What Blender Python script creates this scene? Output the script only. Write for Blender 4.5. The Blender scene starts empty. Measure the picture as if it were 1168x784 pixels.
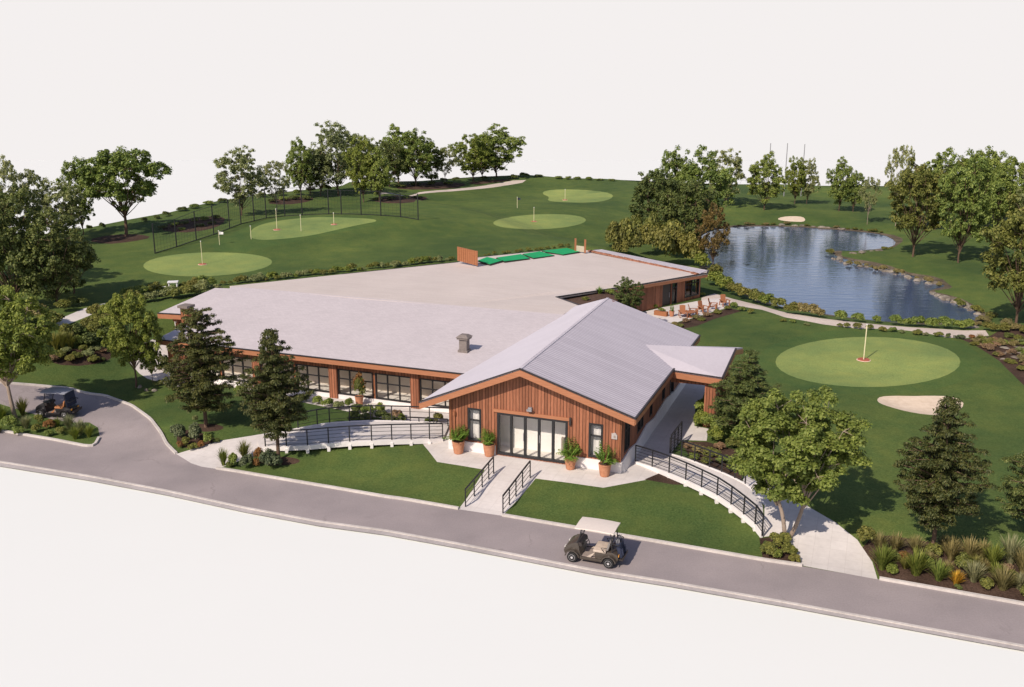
import bpy, math, random
import numpy as np
from mathutils import Vector, Matrix
from mathutils.geometry import delaunay_2d_cdt

random.seed(11); RNG = np.random.default_rng(11)
SC = bpy.context.scene
COL = SC.collection
R = math.radians

# ------------------------------------------------------------------ camera model (also used to survey the site from the photograph)
F, CX, CY, CAMH = 1092.0, 584.0, 392.0, 18.0
TH = math.atan(292.0 / F)
CT, ST = math.cos(TH), math.sin(TH)

def ray(u, v):
    dx = (u - CX) / F; dy = -(v - CY) / F
    return (dx, CT + dy * ST, -ST + dy * CT)

def un(u, v, z):
    d = ray(u, v); t = (z - CAMH) / d[2]
    return Vector((d[0] * t, d[1] * t, z))

def depth(p): return p[1] * CT - (p[2] - CAMH) * ST
def vpix(p):
    z = p[2] - CAMH
    return CY - F * (p[1] * ST + z * CT) / (p[1] * CT - z * ST)

# building frame: l along the front, m to the back
A0 = R(21.0)
E1 = (math.cos(A0), -math.sin(A0)); E2 = (math.sin(A0), math.cos(A0)); OX, OY = .93, 43.54
def W(l, m, z): return Vector((OX + l * E1[0] + m * E2[0], OY + l * E1[1] + m * E2[1], z))

def sstep(a, b, x):
    t = np.clip((x - a) / (b - a), 0, 1); return t * t * (3 - 2 * t)

# ------------------------------------------------------------------ terrain height
WL = 0.0
def chaikin(P, n=2, closed=True):
    P = [tuple(p) for p in P]
    for _ in range(n):
        Q = []
        m = len(P)
        rng = range(m) if closed else range(m - 1)
        if not closed: Q.append(P[0])
        for i in rng:
            a, b = P[i], P[(i + 1) % m]
            Q.append(tuple(.75 * x + .25 * y for x, y in zip(a, b)))
            Q.append(tuple(.25 * x + .75 * y for x, y in zip(a, b)))
        if not closed: Q.append(P[-1])
        P = Q
    return P

POND_PX = [(820,261),(850,258.5),(900,258.5),(950,262),(985,265),(1008,268),(1022,275),(1020,281),(1005,284),(972,287),(949,286),(950,290),
           (960,295),(999,304),(1028,311),(1049,317),(1072,323),(1079,327),(1066,330),(1057,333),(1074,340),(1106,351),(1118,359),(1112,366),(1085,369),(1060,369),
           (1015,368),(969,362.6),(937,358),(895,351.6),(869,343),(834,323),(813,312),(806,303),(798,292),(793,278),(800,268)]
POND = np.array([(un(u, v, WL).x, un(u, v, WL).y) for u, v in chaikin(POND_PX, 1)])

def poly_dist(x, y, P):
    """signed distance: negative inside"""
    x = np.asarray(x, float); y = np.asarray(y, float)
    d2 = np.full(x.shape, 1e18); ins = np.zeros(x.shape, bool)
    n = len(P)
    for i in range(n):
        ax, ay = P[i]; bx, by = P[(i + 1) % n]
        ex, ey = bx - ax, by - ay
        L2 = ex * ex + ey * ey + 1e-12
        t = np.clip(((x - ax) * ex + (y - ay) * ey) / L2, 0, 1)
        q = (x - ax - t * ex) ** 2 + (y - ay - t * ey) ** 2
        d2 = np.minimum(d2, q)
        c = ((ay > y) != (by > y))
        with np.errstate(divide='ignore', invalid='ignore'):
            xi = ax + (y - ay) / (by - ay if by != ay else 1e-12) * ex
        ins ^= c & (x < xi)
    d = np.sqrt(d2)
    return np.where(ins, -d, d)

def pip(x, y, P):
    x = np.asarray(x, float); y = np.asarray(y, float)
    ins = np.zeros(x.shape, bool); n = len(P)
    for i in range(n):
        ax, ay = P[i]; bx, by = P[(i + 1) % n]
        if ay == by: continue
        c = ((ay > y) != (by > y))
        ins ^= c & (x < ax + (y - ay) / (by - ay) * (bx - ax))
    return ins

def hgt(x, y):
    x = np.atleast_1d(np.asarray(x, float)); y = np.atleast_1d(np.asarray(y, float))
    s = (x + .15) * .36 + (y - 38.17) * .932
    k = .35 + .65 * sstep(-27, -13, x)
    h = .5 * sstep(.2, 4.5, s) * k
    q = (x + 21.2) * -.562 + (y - 70.7) * .827
    t = (x + 21.2) * .827 + (y - 70.7) * .562
    w = 2.2 + np.clip(-t, 0, 25) * .7
    right = 1 - sstep(36, 47, t)
    S = sstep(0, 1, (q + w) / w)
    h = h + 2.55 * S * right
    h = h + 2.4 * sstep(4, 75, q) * (1 - sstep(16, 40, x)) + .9 * sstep(110, 185, y) * sstep(16, 40, x)
    # mounding of the fairway
    und = .75 * np.sin(x * .13 + 1.1) * np.sin(y * .11 + .4) + .3 * np.sin(x * .07 - y * .09)
    h = h + und * sstep(3, 16, q) * sstep(8, 20, q) * .9
    h = h + .9 * np.exp(-(((x + 13) / 9) ** 2 + ((y - 104) / 4.5) ** 2)) * sstep(2, 8, q)
    und2 = .12 * np.sin(x * .33 + .5) * np.sin(y * .29)
    h = h + und2 * sstep(13, 22, x) * sstep(48, 60, y)
    m = (x > 5) & (x < 90) & (y > 60) & (y < 150)
    if m.any():
        d = poly_dist(x[m], y[m], POND)
        h[m] = WL + (h[m] - WL) * sstep(-.6, 5, d) + .06 * sstep(0, .5, d)
    return h
def h1(x, y): return float(hgt(x, y)[0])

TS = np.concatenate([np.linspace(20, 120, 700), np.linspace(120.4, 330, 450)])
def P(u, v, off=0.0):
    """the point of the ground (or of a level `off` above it) surveyed at a pixel of the photograph"""
    d = ray(u, v)
    xs = d[0] * TS; ys = d[1] * TS; zs = CAMH + d[2] * TS
    g = zs - hgt(xs, ys) - off
    idx = np.nonzero(g < 0)[0]
    if len(idx) == 0:
        i = len(TS) - 1; t = TS[i]
    else:
        i = idx[0]
        if i == 0: t = TS[0]
        else:
            a, b = g[i - 1], g[i]; t = TS[i - 1] + (TS[i] - TS[i - 1]) * a / (a - b)
    return Vector((d[0] * t, d[1] * t, CAMH + d[2] * t))

# ------------------------------------------------------------------ materials
def mat(name):
    m = bpy.data.materials.new(name); m.use_nodes = True
    nt = m.node_tree; nt.nodes.clear()
    out = nt.nodes.new('ShaderNodeOutputMaterial')
    return m, nt, out
class NT:
    def __init__(s, nt): s.nt = nt
    def n(s, typ, **kw):
        x = s.nt.nodes.new(typ)
        for k, v in kw.items():
            if k.startswith('i_'):
                key = k[2:]; key = int(key) if key.isdigit() else key
                x.inputs[key].default_value = v
            else: setattr(x, k, v)
        return x
    def l(s, a, b): s.nt.links.new(a, b)
    def ramp(s, fac, stops):
        r = s.n('ShaderNodeValToRGB'); e = r.color_ramp.elements
        while len(e) < len(stops): e.new(.5)
        for k, (p, c) in enumerate(stops):
            e[k].position = p; e[k].color = (*c, 1) if len(c) == 3 else c
        s.l(fac, r.inputs[0]); return r
    def coord(s, kind='Object'):
        return s.n('ShaderNodeTexCoord').outputs[kind]
    def noise(s, co, scale, detail=4, rough=.6, vec=None):
        n = s.n('ShaderNodeTexNoise'); n.inputs['Scale'].default_value = scale
        n.inputs['Detail'].default_value = detail; n.inputs['Roughness'].default_value = rough
        if vec is not None:
            mp = s.n('ShaderNodeMapping'); mp.inputs['Scale'].default_value = vec
            s.l(co, mp.inputs[0]); co = mp.outputs[0]
        s.l(co, n.inputs['Vector']); return n
    def mix(s, fac, a, b, blend='MIX'):
        m = s.n('ShaderNodeMix', data_type='RGBA', blend_type=blend)
        for sock, val in ((m.inputs[0], fac), (m.inputs[6], a), (m.inputs[7], b)):
            if hasattr(val, 'is_linked') or isinstance(val, bpy.types.NodeSocket): s.l(val, sock)
            elif isinstance(val, (int, float)): sock.default_value = val
            else: sock.default_value = (*val, 1) if len(val) == 3 else val
        return m.outputs[2]
    def math(s, op, a, b=None):
        m = s.n('ShaderNodeMath', operation=op)
        for i, val in enumerate((a, b)):
            if val is None: continue
            if isinstance(val, (int, float)): m.inputs[i].default_value = val
            else: s.l(val, m.inputs[i])
        return m.outputs[0]
    def bump(s, h, strength, dist=.02):
        b = s.n('ShaderNodeBump'); b.inputs['Strength'].default_value = strength; b.inputs['Distance'].default_value = dist
        s.l(h, b.inputs['Height']); return b.outputs[0]
    def bsdf(s, out, col, rough=.8, normal=None, spec=.3, metal=0):
        b = s.n('ShaderNodeBsdfPrincipled')
        b.inputs['Roughness'].default_value = rough; b.inputs['Specular IOR Level'].default_value = spec; b.inputs['Metallic'].default_value = metal
        if isinstance(col, bpy.types.NodeSocket): s.l(col, b.inputs['Base Color'])
        else: b.inputs['Base Color'].default_value = (*col, 1)
        if normal is not None: s.l(normal, b.inputs['Normal'])
        s.l(b.outputs[0], out.inputs[0]); return b

def m_noise(name, c0, c1, scale, rough=.85, bump=.3, dist=.02, big=None, spec=.25, metal=0, fine=None):
    m, nt, out = mat(name); T = NT(nt); co = T.coord()
    n = T.noise(co, scale, 6, .65)
    c = T.ramp(n.outputs[0], [(.3, c0), (.7, c1)]).outputs[0]
    if big:
        nb = T.noise(co, big[0], 3, .5)
        f = T.ramp(nb.outputs[0], [(.3, (big[1],) * 3), (.7, (big[2],) * 3)]).outputs[0]
        c = T.mix(1.0, c, f, 'MULTIPLY')
    if fine:
        nf = T.noise(co, fine[0], 2, .8)
        f = T.ramp(nf.outputs[0], [(.25, (fine[1],) * 3), (.75, (fine[2],) * 3)]).outputs[0]
        c = T.mix(1.0, c, f, 'MULTIPLY')
    T.bsdf(out, c, rough, T.bump(n.outputs[0], bump, dist) if bump else None, spec, metal)
    return m

def m_plain(name, col, rough=.6, spec=.4, metal=0, var=.12, scale=6):
    a = tuple(x * (1 - var) for x in col); b = tuple(min(1, x * (1 + var)) for x in col)
    return m_noise(name, a, b, scale, rough, .08, .004, None, spec, metal)

def m_lawn(name, c0, c1, mow=None):
    m, nt, out = mat(name); T = NT(nt); co = T.coord()
    n1 = T.noise(co, 11, 6, .75); n2 = T.noise(co, .8, 4, .6); n3 = T.noise(co, .09, 4, .6)
    c = T.ramp(n1.outputs[0], [(.28, tuple(x * .55 for x in c0)), (.5, c0), (.74, c1)]).outputs[0]
    c = T.mix(T.math('MULTIPLY', T.ramp(n2.outputs[0], [(.4, (0,)*3), (.75, (1,)*3)]).outputs[0], .35), c, tuple(x * y for x, y in zip(c1, (1.25, 1.02, .8))))
    f = T.ramp(n3.outputs[0], [(.35, (.68, .74, .76)), (.66, (1.32, 1.20, 1.06))]).outputs[0]
    c = T.mix(1.0, c, f, 'MULTIPLY')
    h = T.math('ADD', n1.outputs[0], T.noise(co, 45, 2, .7).outputs[0])
    T.bsdf(out, c, .9, T.bump(h, .55, .05), .12)
    return m

def m_boards(name, c0, c1, pitch=.16, groove=.16):
    m, nt, out = mat(name); T = NT(nt)
    uv = T.n('ShaderNodeUVMap'); sp = T.n('ShaderNodeSeparateXYZ'); T.l(uv.outputs[0], sp.inputs[0])
    u = T.math('DIVIDE', sp.outputs[0], pitch)
    fl = T.math('FLOOR', u); fr = T.math('FRACT', u)
    wn = T.n('ShaderNodeTexWhiteNoise', noise_dimensions='1D'); T.l(fl, wn.inputs['W'])
    cmb = T.n('ShaderNodeCombineXYZ'); T.l(T.math('MULTIPLY', sp.outputs[0], 14), cmb.inputs[0]); T.l(sp.outputs[1], cmb.inputs[1]); T.l(wn.outputs[0], cmb.inputs[2])
    g = T.noise(cmb.outputs[0], 2.2, 5, .6)
    c = T.ramp(g.outputs[0], [(.25, c0), (.75, c1)]).outputs[0]
    tone = T.ramp(wn.outputs[0], [(0, (.74, .72, .7)), (1, (1.2, 1.2, 1.2))]).outputs[0]
    c = T.mix(1.0, c, tone, 'MULTIPLY')
    gm = T.math('LESS_THAN', fr, groove)
    c = T.mix(gm, c, tuple(x * .28 for x in c0))
    hh = T.math('SUBTRACT', 1.0, gm)
    T.bsdf(out, c, .62, T.bump(hh, .8, .02), .3)
    return m

def m_beam(name, c0, c1):
    m, nt, out = mat(name); T = NT(nt)
    uv = T.n('ShaderNodeUVMap')
    g = T.noise(uv.outputs[0], 1.5, 6, .65, (1.0, 14, 1))
    c = T.ramp(g.outputs[0], [(.28, c0), (.72, c1)]).outputs[0]
    T.bsdf(out, c, .55, T.bump(g.outputs[0], .15, .01), .3); return m

def m_tiles(name, c0, c1, w, h, mortar, mcol, big=.06, bump=.5, rough=.7, swap=False):
    m, nt, out = mat(name); T = NT(nt)
    uv = T.n('ShaderNodeUVMap'); uvo = uv.outputs[0]
    if swap:
        mp = T.n('ShaderNodeMapping'); mp.inputs['Rotation'].default_value = (0, 0, R(90)); mp.inputs['Location'].default_value = (231, 77, 0); T.l(uvo, mp.inputs[0]); uvo = mp.outputs[0]
    b = T.n('ShaderNodeTexBrick'); T.l(uvo, b.inputs['Vector'])
    b.inputs['Scale'].default_value = 1; b.inputs['Brick Width'].default_value = w; b.inputs['Row Height'].default_value = h
    b.inputs['Mortar Size'].default_value = mortar; b.inputs['Mortar Smooth'].default_value = .2
    b.inputs['Color1'].default_value = (*c0, 1); b.inputs['Color2'].default_value = (*c1, 1); b.inputs['Mortar'].default_value = (*mcol, 1)
    co = T.coord(); n = T.noise(co, .35, 5, .6)
    f = T.ramp(n.outputs[0], [(.3, (1 - big * 1.6,) * 3), (.7, (1 + big,) * 3)]).outputs[0]
    n2 = T.noise(co, 9, 4, .7)
    f2 = T.ramp(n2.outputs[0], [(.3, (.93,) * 3), (.7, (1.05,) * 3)]).outputs[0]
    c = T.mix(1.0, T.mix(1.0, b.outputs[0], f, 'MULTIPLY'), f2, 'MULTIPLY')
    T.bsdf(out, c, rough, T.bump(T.math('SUBTRACT', 1.0, b.outputs[1]), bump, .012), .25); return m

def m_leaf(name, c0, c1, trans=.25):
    m, nt, out = mat(name); T = NT(nt)
    geo = T.n('ShaderNodeNewGeometry'); oi = T.n('ShaderNodeObjectInfo')
    mid = tuple((a + b) / 2 for a, b in zip(c0, c1))
    c = T.ramp(geo.outputs['Random Per Island'], [(0, c0), (.55, mid), (1, c1)]).outputs[0]
    co = T.coord(); n = T.noise(co, 5, 3, .6)
    f = T.ramp(n.outputs[0], [(.3, (.72, .74, .72)), (.7, (1.22, 1.16, 1.05))]).outputs[0]
    c = T.mix(1.0, c, f, 'MULTIPLY')
    f3 = T.ramp(oi.outputs['Random'], [(0, (.85, .88, .85)), (1, (1.14, 1.08, 1.0))]).outputs[0]
    c = T.mix(1.0, c, f3, 'MULTIPLY')
    d = T.n('ShaderNodeBsdfPrincipled'); d.inputs['Roughness'].default_value = .55; d.inputs['Specular IOR Level'].default_value = .25
    T.l(c, d.inputs['Base Color'])
    t = T.n('ShaderNodeBsdfTranslucent'); T.l(T.mix(1.0, c, (1.15, 1.25, .7), 'MULTIPLY'), t.inputs[0])
    mx = T.n('ShaderNodeMixShader'); mx.inputs[0].default_value = trans
    T.l(d.outputs[0], mx.inputs[1]); T.l(t.outputs[0], mx.inputs[2]); T.l(mx.outputs[0], out.inputs[0])
    return m

def m_glass(name, tint=(.96, .97, .96), base=.0):
    m, nt, out = mat(name); T = NT(nt)
    tr = T.n('ShaderNodeBsdfTransparent'); tr.inputs[0].default_value = (*tint, 1)
    gl = T.n('ShaderNodeBsdfGlossy'); gl.inputs['Roughness'].default_value = .02
    ge = T.n('ShaderNodeNewGeometry'); vm = T.n('ShaderNodeVectorMath', operation='DOT_PRODUCT'); T.l(ge.outputs['Normal'], vm.inputs[0]); T.l(ge.outputs['Incoming'], vm.inputs[1])
    fz = T.math('POWER', T.math('SUBTRACT', 1.0, T.math('ABSOLUTE', vm.outputs['Value'])), 5.0)      # Schlick, both faces alike
    mx = T.n('ShaderNodeMixShader'); T.l(T.math('ADD', T.math('MULTIPLY', fz, .92), .07 + base), mx.inputs[0])
    T.l(tr.outputs[0], mx.inputs[1]); T.l(gl.outputs[0], mx.inputs[2]); T.l(mx.outputs[0], out.inputs[0]); return m

def m_water():
    m, nt, out = mat('pond_water'); T = NT(nt); co = T.coord()
    n1 = T.noise(co, .55, 3, .5, (1, 2.6, 1)); n2 = T.noise(co, 2.2, 4, .55, (1, 2.4, 1)); n3 = T.noise(co, .06, 3, .5)
    amp = T.ramp(n3.outputs[0], [(.38, (.25,)*3), (.62, (1,)*3)]).outputs[0]
    h = T.math('ADD', T.math('MULTIPLY', n1.outputs[0], .8), T.math('MULTIPLY', T.math('MULTIPLY', n2.outputs[0], .35), amp))
    b = T.bsdf(out, (.06, .092, .16), .04, T.bump(h, .33, .10), .5)
    b.inputs['IOR'].default_value = 2.1
    return m

M = {}
M['lawn'] = m_lawn('lawn_grass', (.074, .122, .034), (.130, .184, .058))
M['field'] = M['lawn']
M['fringe'] = m_lawn('fringe_grass', (.072, .128, .036), (.120, .178, .058))
M['green'] = m_lawn('green_turf', (.215, .295, .098), (.275, .352, .125))
M['sand'] = m_noise('bunker_sand', (.60, .485, .35), (.73, .61, .47), 3, .95, .35, .05, (.4, .92, 1.05), .1)
M['mulch'] = m_noise('bark_mulch', (.035, .022, .015), (.115, .074, .054), 16, .95, .9, .05, (.8, .7, 1.25), .1)
M['bank'] = m_noise('bank_soil', (.06, .048, .032), (.19, .155, .105), 5, .95, .9, .08, (.5, .6, 1.3), .15)
def m_road():
    m, nt, out = mat('asphalt'); T = NT(nt); co = T.coord()
    n = T.noise(co, 14, 6, .65); nf = T.noise(co, 60, 2, .8); nb = T.noise(co, .3, 4, .55)
    c = T.ramp(n.outputs[0], [(.3, (.300, .264, .258)), (.7, (.352, .312, .306))]).outputs[0]
    c = T.mix(1.0, c, T.ramp(nb.outputs[0], [(.3, (.84, .845, .85)), (.7, (1.1, 1.09, 1.08))]).outputs[0], 'MULTIPLY')
    c = T.mix(1.0, c, T.ramp(nf.outputs[0], [(.25, (.86,) * 3), (.75, (1.1,) * 3)]).outputs[0], 'MULTIPLY')
    wv = T.noise(co, .9, 4, .6); ad = T.n('ShaderNodeVectorMath', operation='ADD'); T.l(co, ad.inputs[0])
    sc = T.n('ShaderNodeVectorMath', operation='SCALE'); T.l(wv.outputs['Color'], sc.inputs[0]); sc.inputs['Scale'].default_value = 1.4; T.l(sc.outputs[0], ad.inputs[1])
    v = T.n('ShaderNodeTexVoronoi', feature='DISTANCE_TO_EDGE'); v.inputs['Scale'].default_value = .19; T.l(ad.outputs[0], v.inputs['Vector'])
    k = T.ramp(v.outputs['Distance'], [(0, (1,) * 3), (.012, (0,) * 3)]).outputs[0]
    k = T.math('MULTIPLY', k, T.ramp(nb.outputs[0], [(.48, (0,) * 3), (.62, (.34,) * 3)]).outputs[0])
    c = T.mix(k, c, (.12, .105, .10))
    st = T.noise(co, .75, 3, .5); c = T.mix(T.ramp(st.outputs[0], [(.62, (0,) * 3), (.78, (.3,) * 3)]).outputs[0], c, (.20, .175, .17))
    T.bsdf(out, c, .9, T.bump(n.outputs[0], .25, .01), .2); return m
M['road'] = m_road()
M['kerb'] = m_noise('kerb_concrete', (.50, .465, .42), (.64, .60, .55), 5, .85, .2, .01, (.5, .85, 1.08), .2)
M['gutter'] = m_noise('gutter_concrete', (.40, .365, .345), (.50, .465, .44), 5, .85, .2, .01, (.5, .85, 1.08), .2)
def m_paving():
    m, nt, out = mat('paving_concrete'); T = NT(nt); co = T.coord()
    mp = T.n('ShaderNodeMapping'); mp.inputs['Rotation'].default_value = (0, 0, R(21)); T.l(co, mp.inputs[0])
    b = T.n('ShaderNodeTexBrick'); T.l(mp.outputs[0], b.inputs['Vector']); b.offset = 0
    b.inputs['Scale'].default_value = 1; b.inputs['Brick Width'].default_value = .62; b.inputs['Row Height'].default_value = .62
    b.inputs['Mortar Size'].default_value = .010; b.inputs['Color1'].default_value = (.635, .60, .56, 1); b.inputs['Color2'].default_value = (.665, .63, .59, 1); b.inputs['Mortar'].default_value = (.575, .54, .50, 1)
    n = T.noise(co, 4, 6, .65); n2 = T.noise(co, .4, 4, .6)
    c = T.mix(1.0, b.outputs[0], T.ramp(n.outputs[0], [(.3, (.93,) * 3), (.7, (1.05,) * 3)]).outputs[0], 'MULTIPLY')
    c = T.mix(1.0, c, T.ramp(n2.outputs[0], [(.32, (.88, .875, .87)), (.66, (1.04,) * 3)]).outputs[0], 'MULTIPLY')
    T.bsdf(out, c, .85, T.bump(n.outputs[0], .15, .01), .2); return m
M['paving'] = m_paving()
M['path'] = m_noise('path_gravel', (.52, .44, .37), (.66, .58, .50), 7, .9, .3, .01, (.5, .85, 1.08), .2)
M['base'] = m_noise('white_base', (.745, .772, .728), (.751, .778, .734), .2, .95, 0, 0, None, .1)
M['wood'] = m_boards('cedar_boards', (.23, .084, .042), (.385, .160, .086))
M['wood_dark'] = m_boards('cedar_boards_wide', (.24, .085, .038), (.40, .165, .08), .2, .12)  # wider cedar boards, nearly the same colour as the narrow ones
M['beam'] = m_beam('cedar_beam', (.32, .130, .062), (.44, .195, .102))
M['shingle'] = m_tiles('grey_shingles', (.52, .485, .51), (.58, .545, .57), .9, .19, .014, (.38, .355, .38), .05, .7)
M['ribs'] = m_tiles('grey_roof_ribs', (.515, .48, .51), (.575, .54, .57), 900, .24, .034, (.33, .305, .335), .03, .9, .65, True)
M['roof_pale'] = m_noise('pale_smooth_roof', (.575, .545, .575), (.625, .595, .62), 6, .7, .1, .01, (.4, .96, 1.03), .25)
M['canopy_roof'] = m_noise('lavender_canopy_roof', (.475, .445, .47), (.52, .49, .515), 6, .7, .1, .01, (.4, .96, 1.03), .25)
M['roof'] = m_tiles('pale_roof_shingles', (.53, .485, .48), (.58, .53, .525), .3, .16, .008, (.48, .44, .435), .03, .25)
M['roof_flat'] = m_tiles('beige_roof_planks', (.595, .525, .465), (.63, .56, .50), 2.4, .22, .008, (.55, .485, .43), .03, .15)
M['edge'] = m_plain('dark_metal_edge', (.035, .028, .026), .5)
M['black'] = m_plain('black_metal', (.018, .018, .02), .45, .5)
M['plaster'] = m_noise('white_plaster', (.72, .69, .66), (.80, .77, .74), 3, .85, .1, .01, (.6, .94, 1.03), .2)
M['white_wall'] = m_noise('white_interior', (.84, .80, .75), (.90, .87, .82), 2, .9, 0, 0, None, .1)
M['interior'] = m_noise('interior_plaster', (.66, .57, .48), (.74, .65, .56), 2, .9, 0, 0, None, .1)
M['floor_in'] = m_noise('interior_floor', (.72, .68, .62), (.80, .76, .70), 3, .6, 0, 0, None, .3)
M['glass'] = m_glass('window_glass')
M['terracotta'] = m_noise('terracotta', (.44, .19, .10), (.58, .28, .16), 6, .8, .2, .01, (2, .85, 1.1), .2)
M['ridge_tile'] = m_noise('dull_ridge_tile', (.20, .085, .05), (.40, .19, .12), 5, .85, .4, .02, (2, .7, 1.1), .2)
M['redtile'] = m_tiles('red_roof_tiles', (.50, .20, .11), (.62, .28, .16), .35, .22, .02, (.2, .09, .06), .1, .9)
M['mat'] = m_noise('green_mat_turf', (.012, .30, .10), (.020, .38, .135), 30, .85, .3, .01, (1.5, .9, 1.08), .2)
M['chimney'] = m_noise('chimney_stucco', (.17, .145, .13), (.23, .20, .18), 8, .85, .3, .01, None, .2)
M['stone'] = m_noise('grey_stone', (.10, .085, .065), (.25, .215, .17), 2.5, .9, .8, .06, (.8, .8, 1.15), .2)
M['stone_pale'] = m_noise('pale_stone', (.16, .14, .11), (.33, .295, .24), 2.5, .9, .8, .06, (.8, .8, 1.15), .2)
M['bark'] = m_noise('bark', (.085, .055, .038), (.20, .135, .095), 9, .95, .8, .03, (1.2, .75, 1.2), .1)
M['bark_pale'] = m_noise('bark_pale', (.26, .20, .15), (.42, .34, .27), 7, .95, .7, .03, (1.2, .75, 1.2), .1)
M['water'] = m_water()
M['cart'] = m_plain('taupe_car_paint', (.060, .048, .037), .3, .6)
M['cart_dark'] = m_plain('dark_cart_paint', (.022, .020, .022), .3, .6)
M['cart_roof'] = m_plain('cream_plastic', (.70, .63, .55), .5, .4, 0, .04)
M['cart_roof_grey'] = m_plain('grey_plastic', (.30, .31, .35), .3, .5, 0, .04)
M['seat'] = m_plain('tan_vinyl', (.50, .42, .34), .6)
M['seat_grey'] = m_plain('grey_vinyl', (.20, .185, .17), .6)
M['seat_brown'] = m_plain('brown_vinyl', (.40, .17, .07), .6)
M['floor_mat'] = m_plain('taupe_panel', (.30, .25, .215), .7)
M['rubber'] = m_plain('rubber', (.02, .02, .02), .85)
M['rim'] = m_plain('silver_wheel', (.62, .61, .60), .35, .5, .3)
M['lamp_glass'] = m_plain('lamp_glass', (.75, .72, .66), .2, .6)
M['amber'] = m_plain('amber_lens', (.75, .35, .06), .25, .6)
M['navy'] = m_plain('navy_canvas', (.025, .032, .06), .8)
M['windshield'] = m_glass('windshield', (.85, .87, .88), .05)
M['cream'] = m_plain('cream_pole', (.72, .66, .42), .5)
M['white'] = m_plain('white_paint', (.78, .77, .75), .5, .4, 0, .04)
M['flag_red'] = m_plain('red_marker', (.36, .10, .055), .7)
M['flag_pink'] = m_plain('pale_marker', (.75, .55, .42), .7)
M['net'] = m_plain('black_netting', (.02, .02, .022), .8)
M['steel'] = m_plain('grey_steel', (.30, .30, .31), .5, .4, .3)
M['orange_wood'] = m_beam('orange_wood', (.27, .105, .045), (.39, .165, .078))
M['soil'] = m_noise('planter_soil', (.06, .035, .025), (.17, .11, .08), 10, .95, .9, .05, None, .1)
M['pale_panel'] = m_plain('tan_panel', (.45, .40, .30), .8)

LEAF = {}
def LM(k):
    return LEAF[k]
for k, a, b, tr in (
    ('bright', (.080, .125, .028), (.180, .235, .075), .3),
    ('fresh', (.056, .086, .020), (.128, .160, .042), .28),
    ('mid', (.040, .066, .018), (.105, .135, .042), .25),
    ('dark', (.022, .036, .013), (.062, .078, .028), .18),
    ('pine', (.022, .034, .012), (.070, .076, .027), .15),
    ('grey', (.060, .082, .040), (.150, .175, .095), .25),
    ('olive', (.052, .068, .020), (.128, .142, .046), .25),
    ('yellow', (.095, .110, .032), (.23, .24, .085), .28), ('bronze', (.10, .085, .032), (.22, .165, .07), .25),
    ('gold', (.32, .20, .03), (.60, .42, .07), .25),
    ('blue', (.046, .070, .044), (.115, .148, .095), .2),
    ('rust', (.16, .085, .035), (.34, .19, .085), .25),
    ('pink', (.22, .15, .11), (.38, .29, .22), .25),
    ('straw', (.16, .155, .075), (.33, .31, .175), .25),
    ('silver', (.15, .18, .11), (.32, .35, .25), .25),
    ('grass', (.075, .115, .026), (.19, .235, .065), .28),
    ('palm', (.050, .110, .022), (.130, .215, .050), .28)):
    g_ = {'mid': 2.7, 'dark': 2.7, 'grey': 2.2, 'fresh': 2.05, 'olive': 1.95, 'pine': 1.75, 'yellow': 1.2, 'palm': 1.7, 'blue': 1.4, 'bright': 1.35, 'grass': 1.25}.get(k, 1.0)
    LEAF[k] = m_leaf('leaves_' + k, tuple(x * y * g_ for x, y in zip(a, (1.10, 1.04, .92))), tuple(x * y * g_ for x, y in zip(b, (1.12, 1.04, .90))), tr)

# ------------------------------------------------------------------ mesh helpers
def new_obj(name, me, parent=None, loc=None):
    o = bpy.data.objects.new(name, me); COL.objects.link(o)
    if parent is not None: o.parent = parent
    if loc is not None: o.location = loc
    return o
def tag(o, label, cat, group=None):
    o['label'] = label; o['category'] = cat
    if group: o['group'] = group
    return o
def struct(o): o['kind'] = 'structure'; return o
def empty(name, loc, label, cat, group=None, rz=0.0):
    o = bpy.data.objects.new(name, None); COL.objects.link(o)
    o.location = loc; o.rotation_euler = (0, 0, rz); o.empty_display_size = .2
    return tag(o, label, cat, group)

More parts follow.
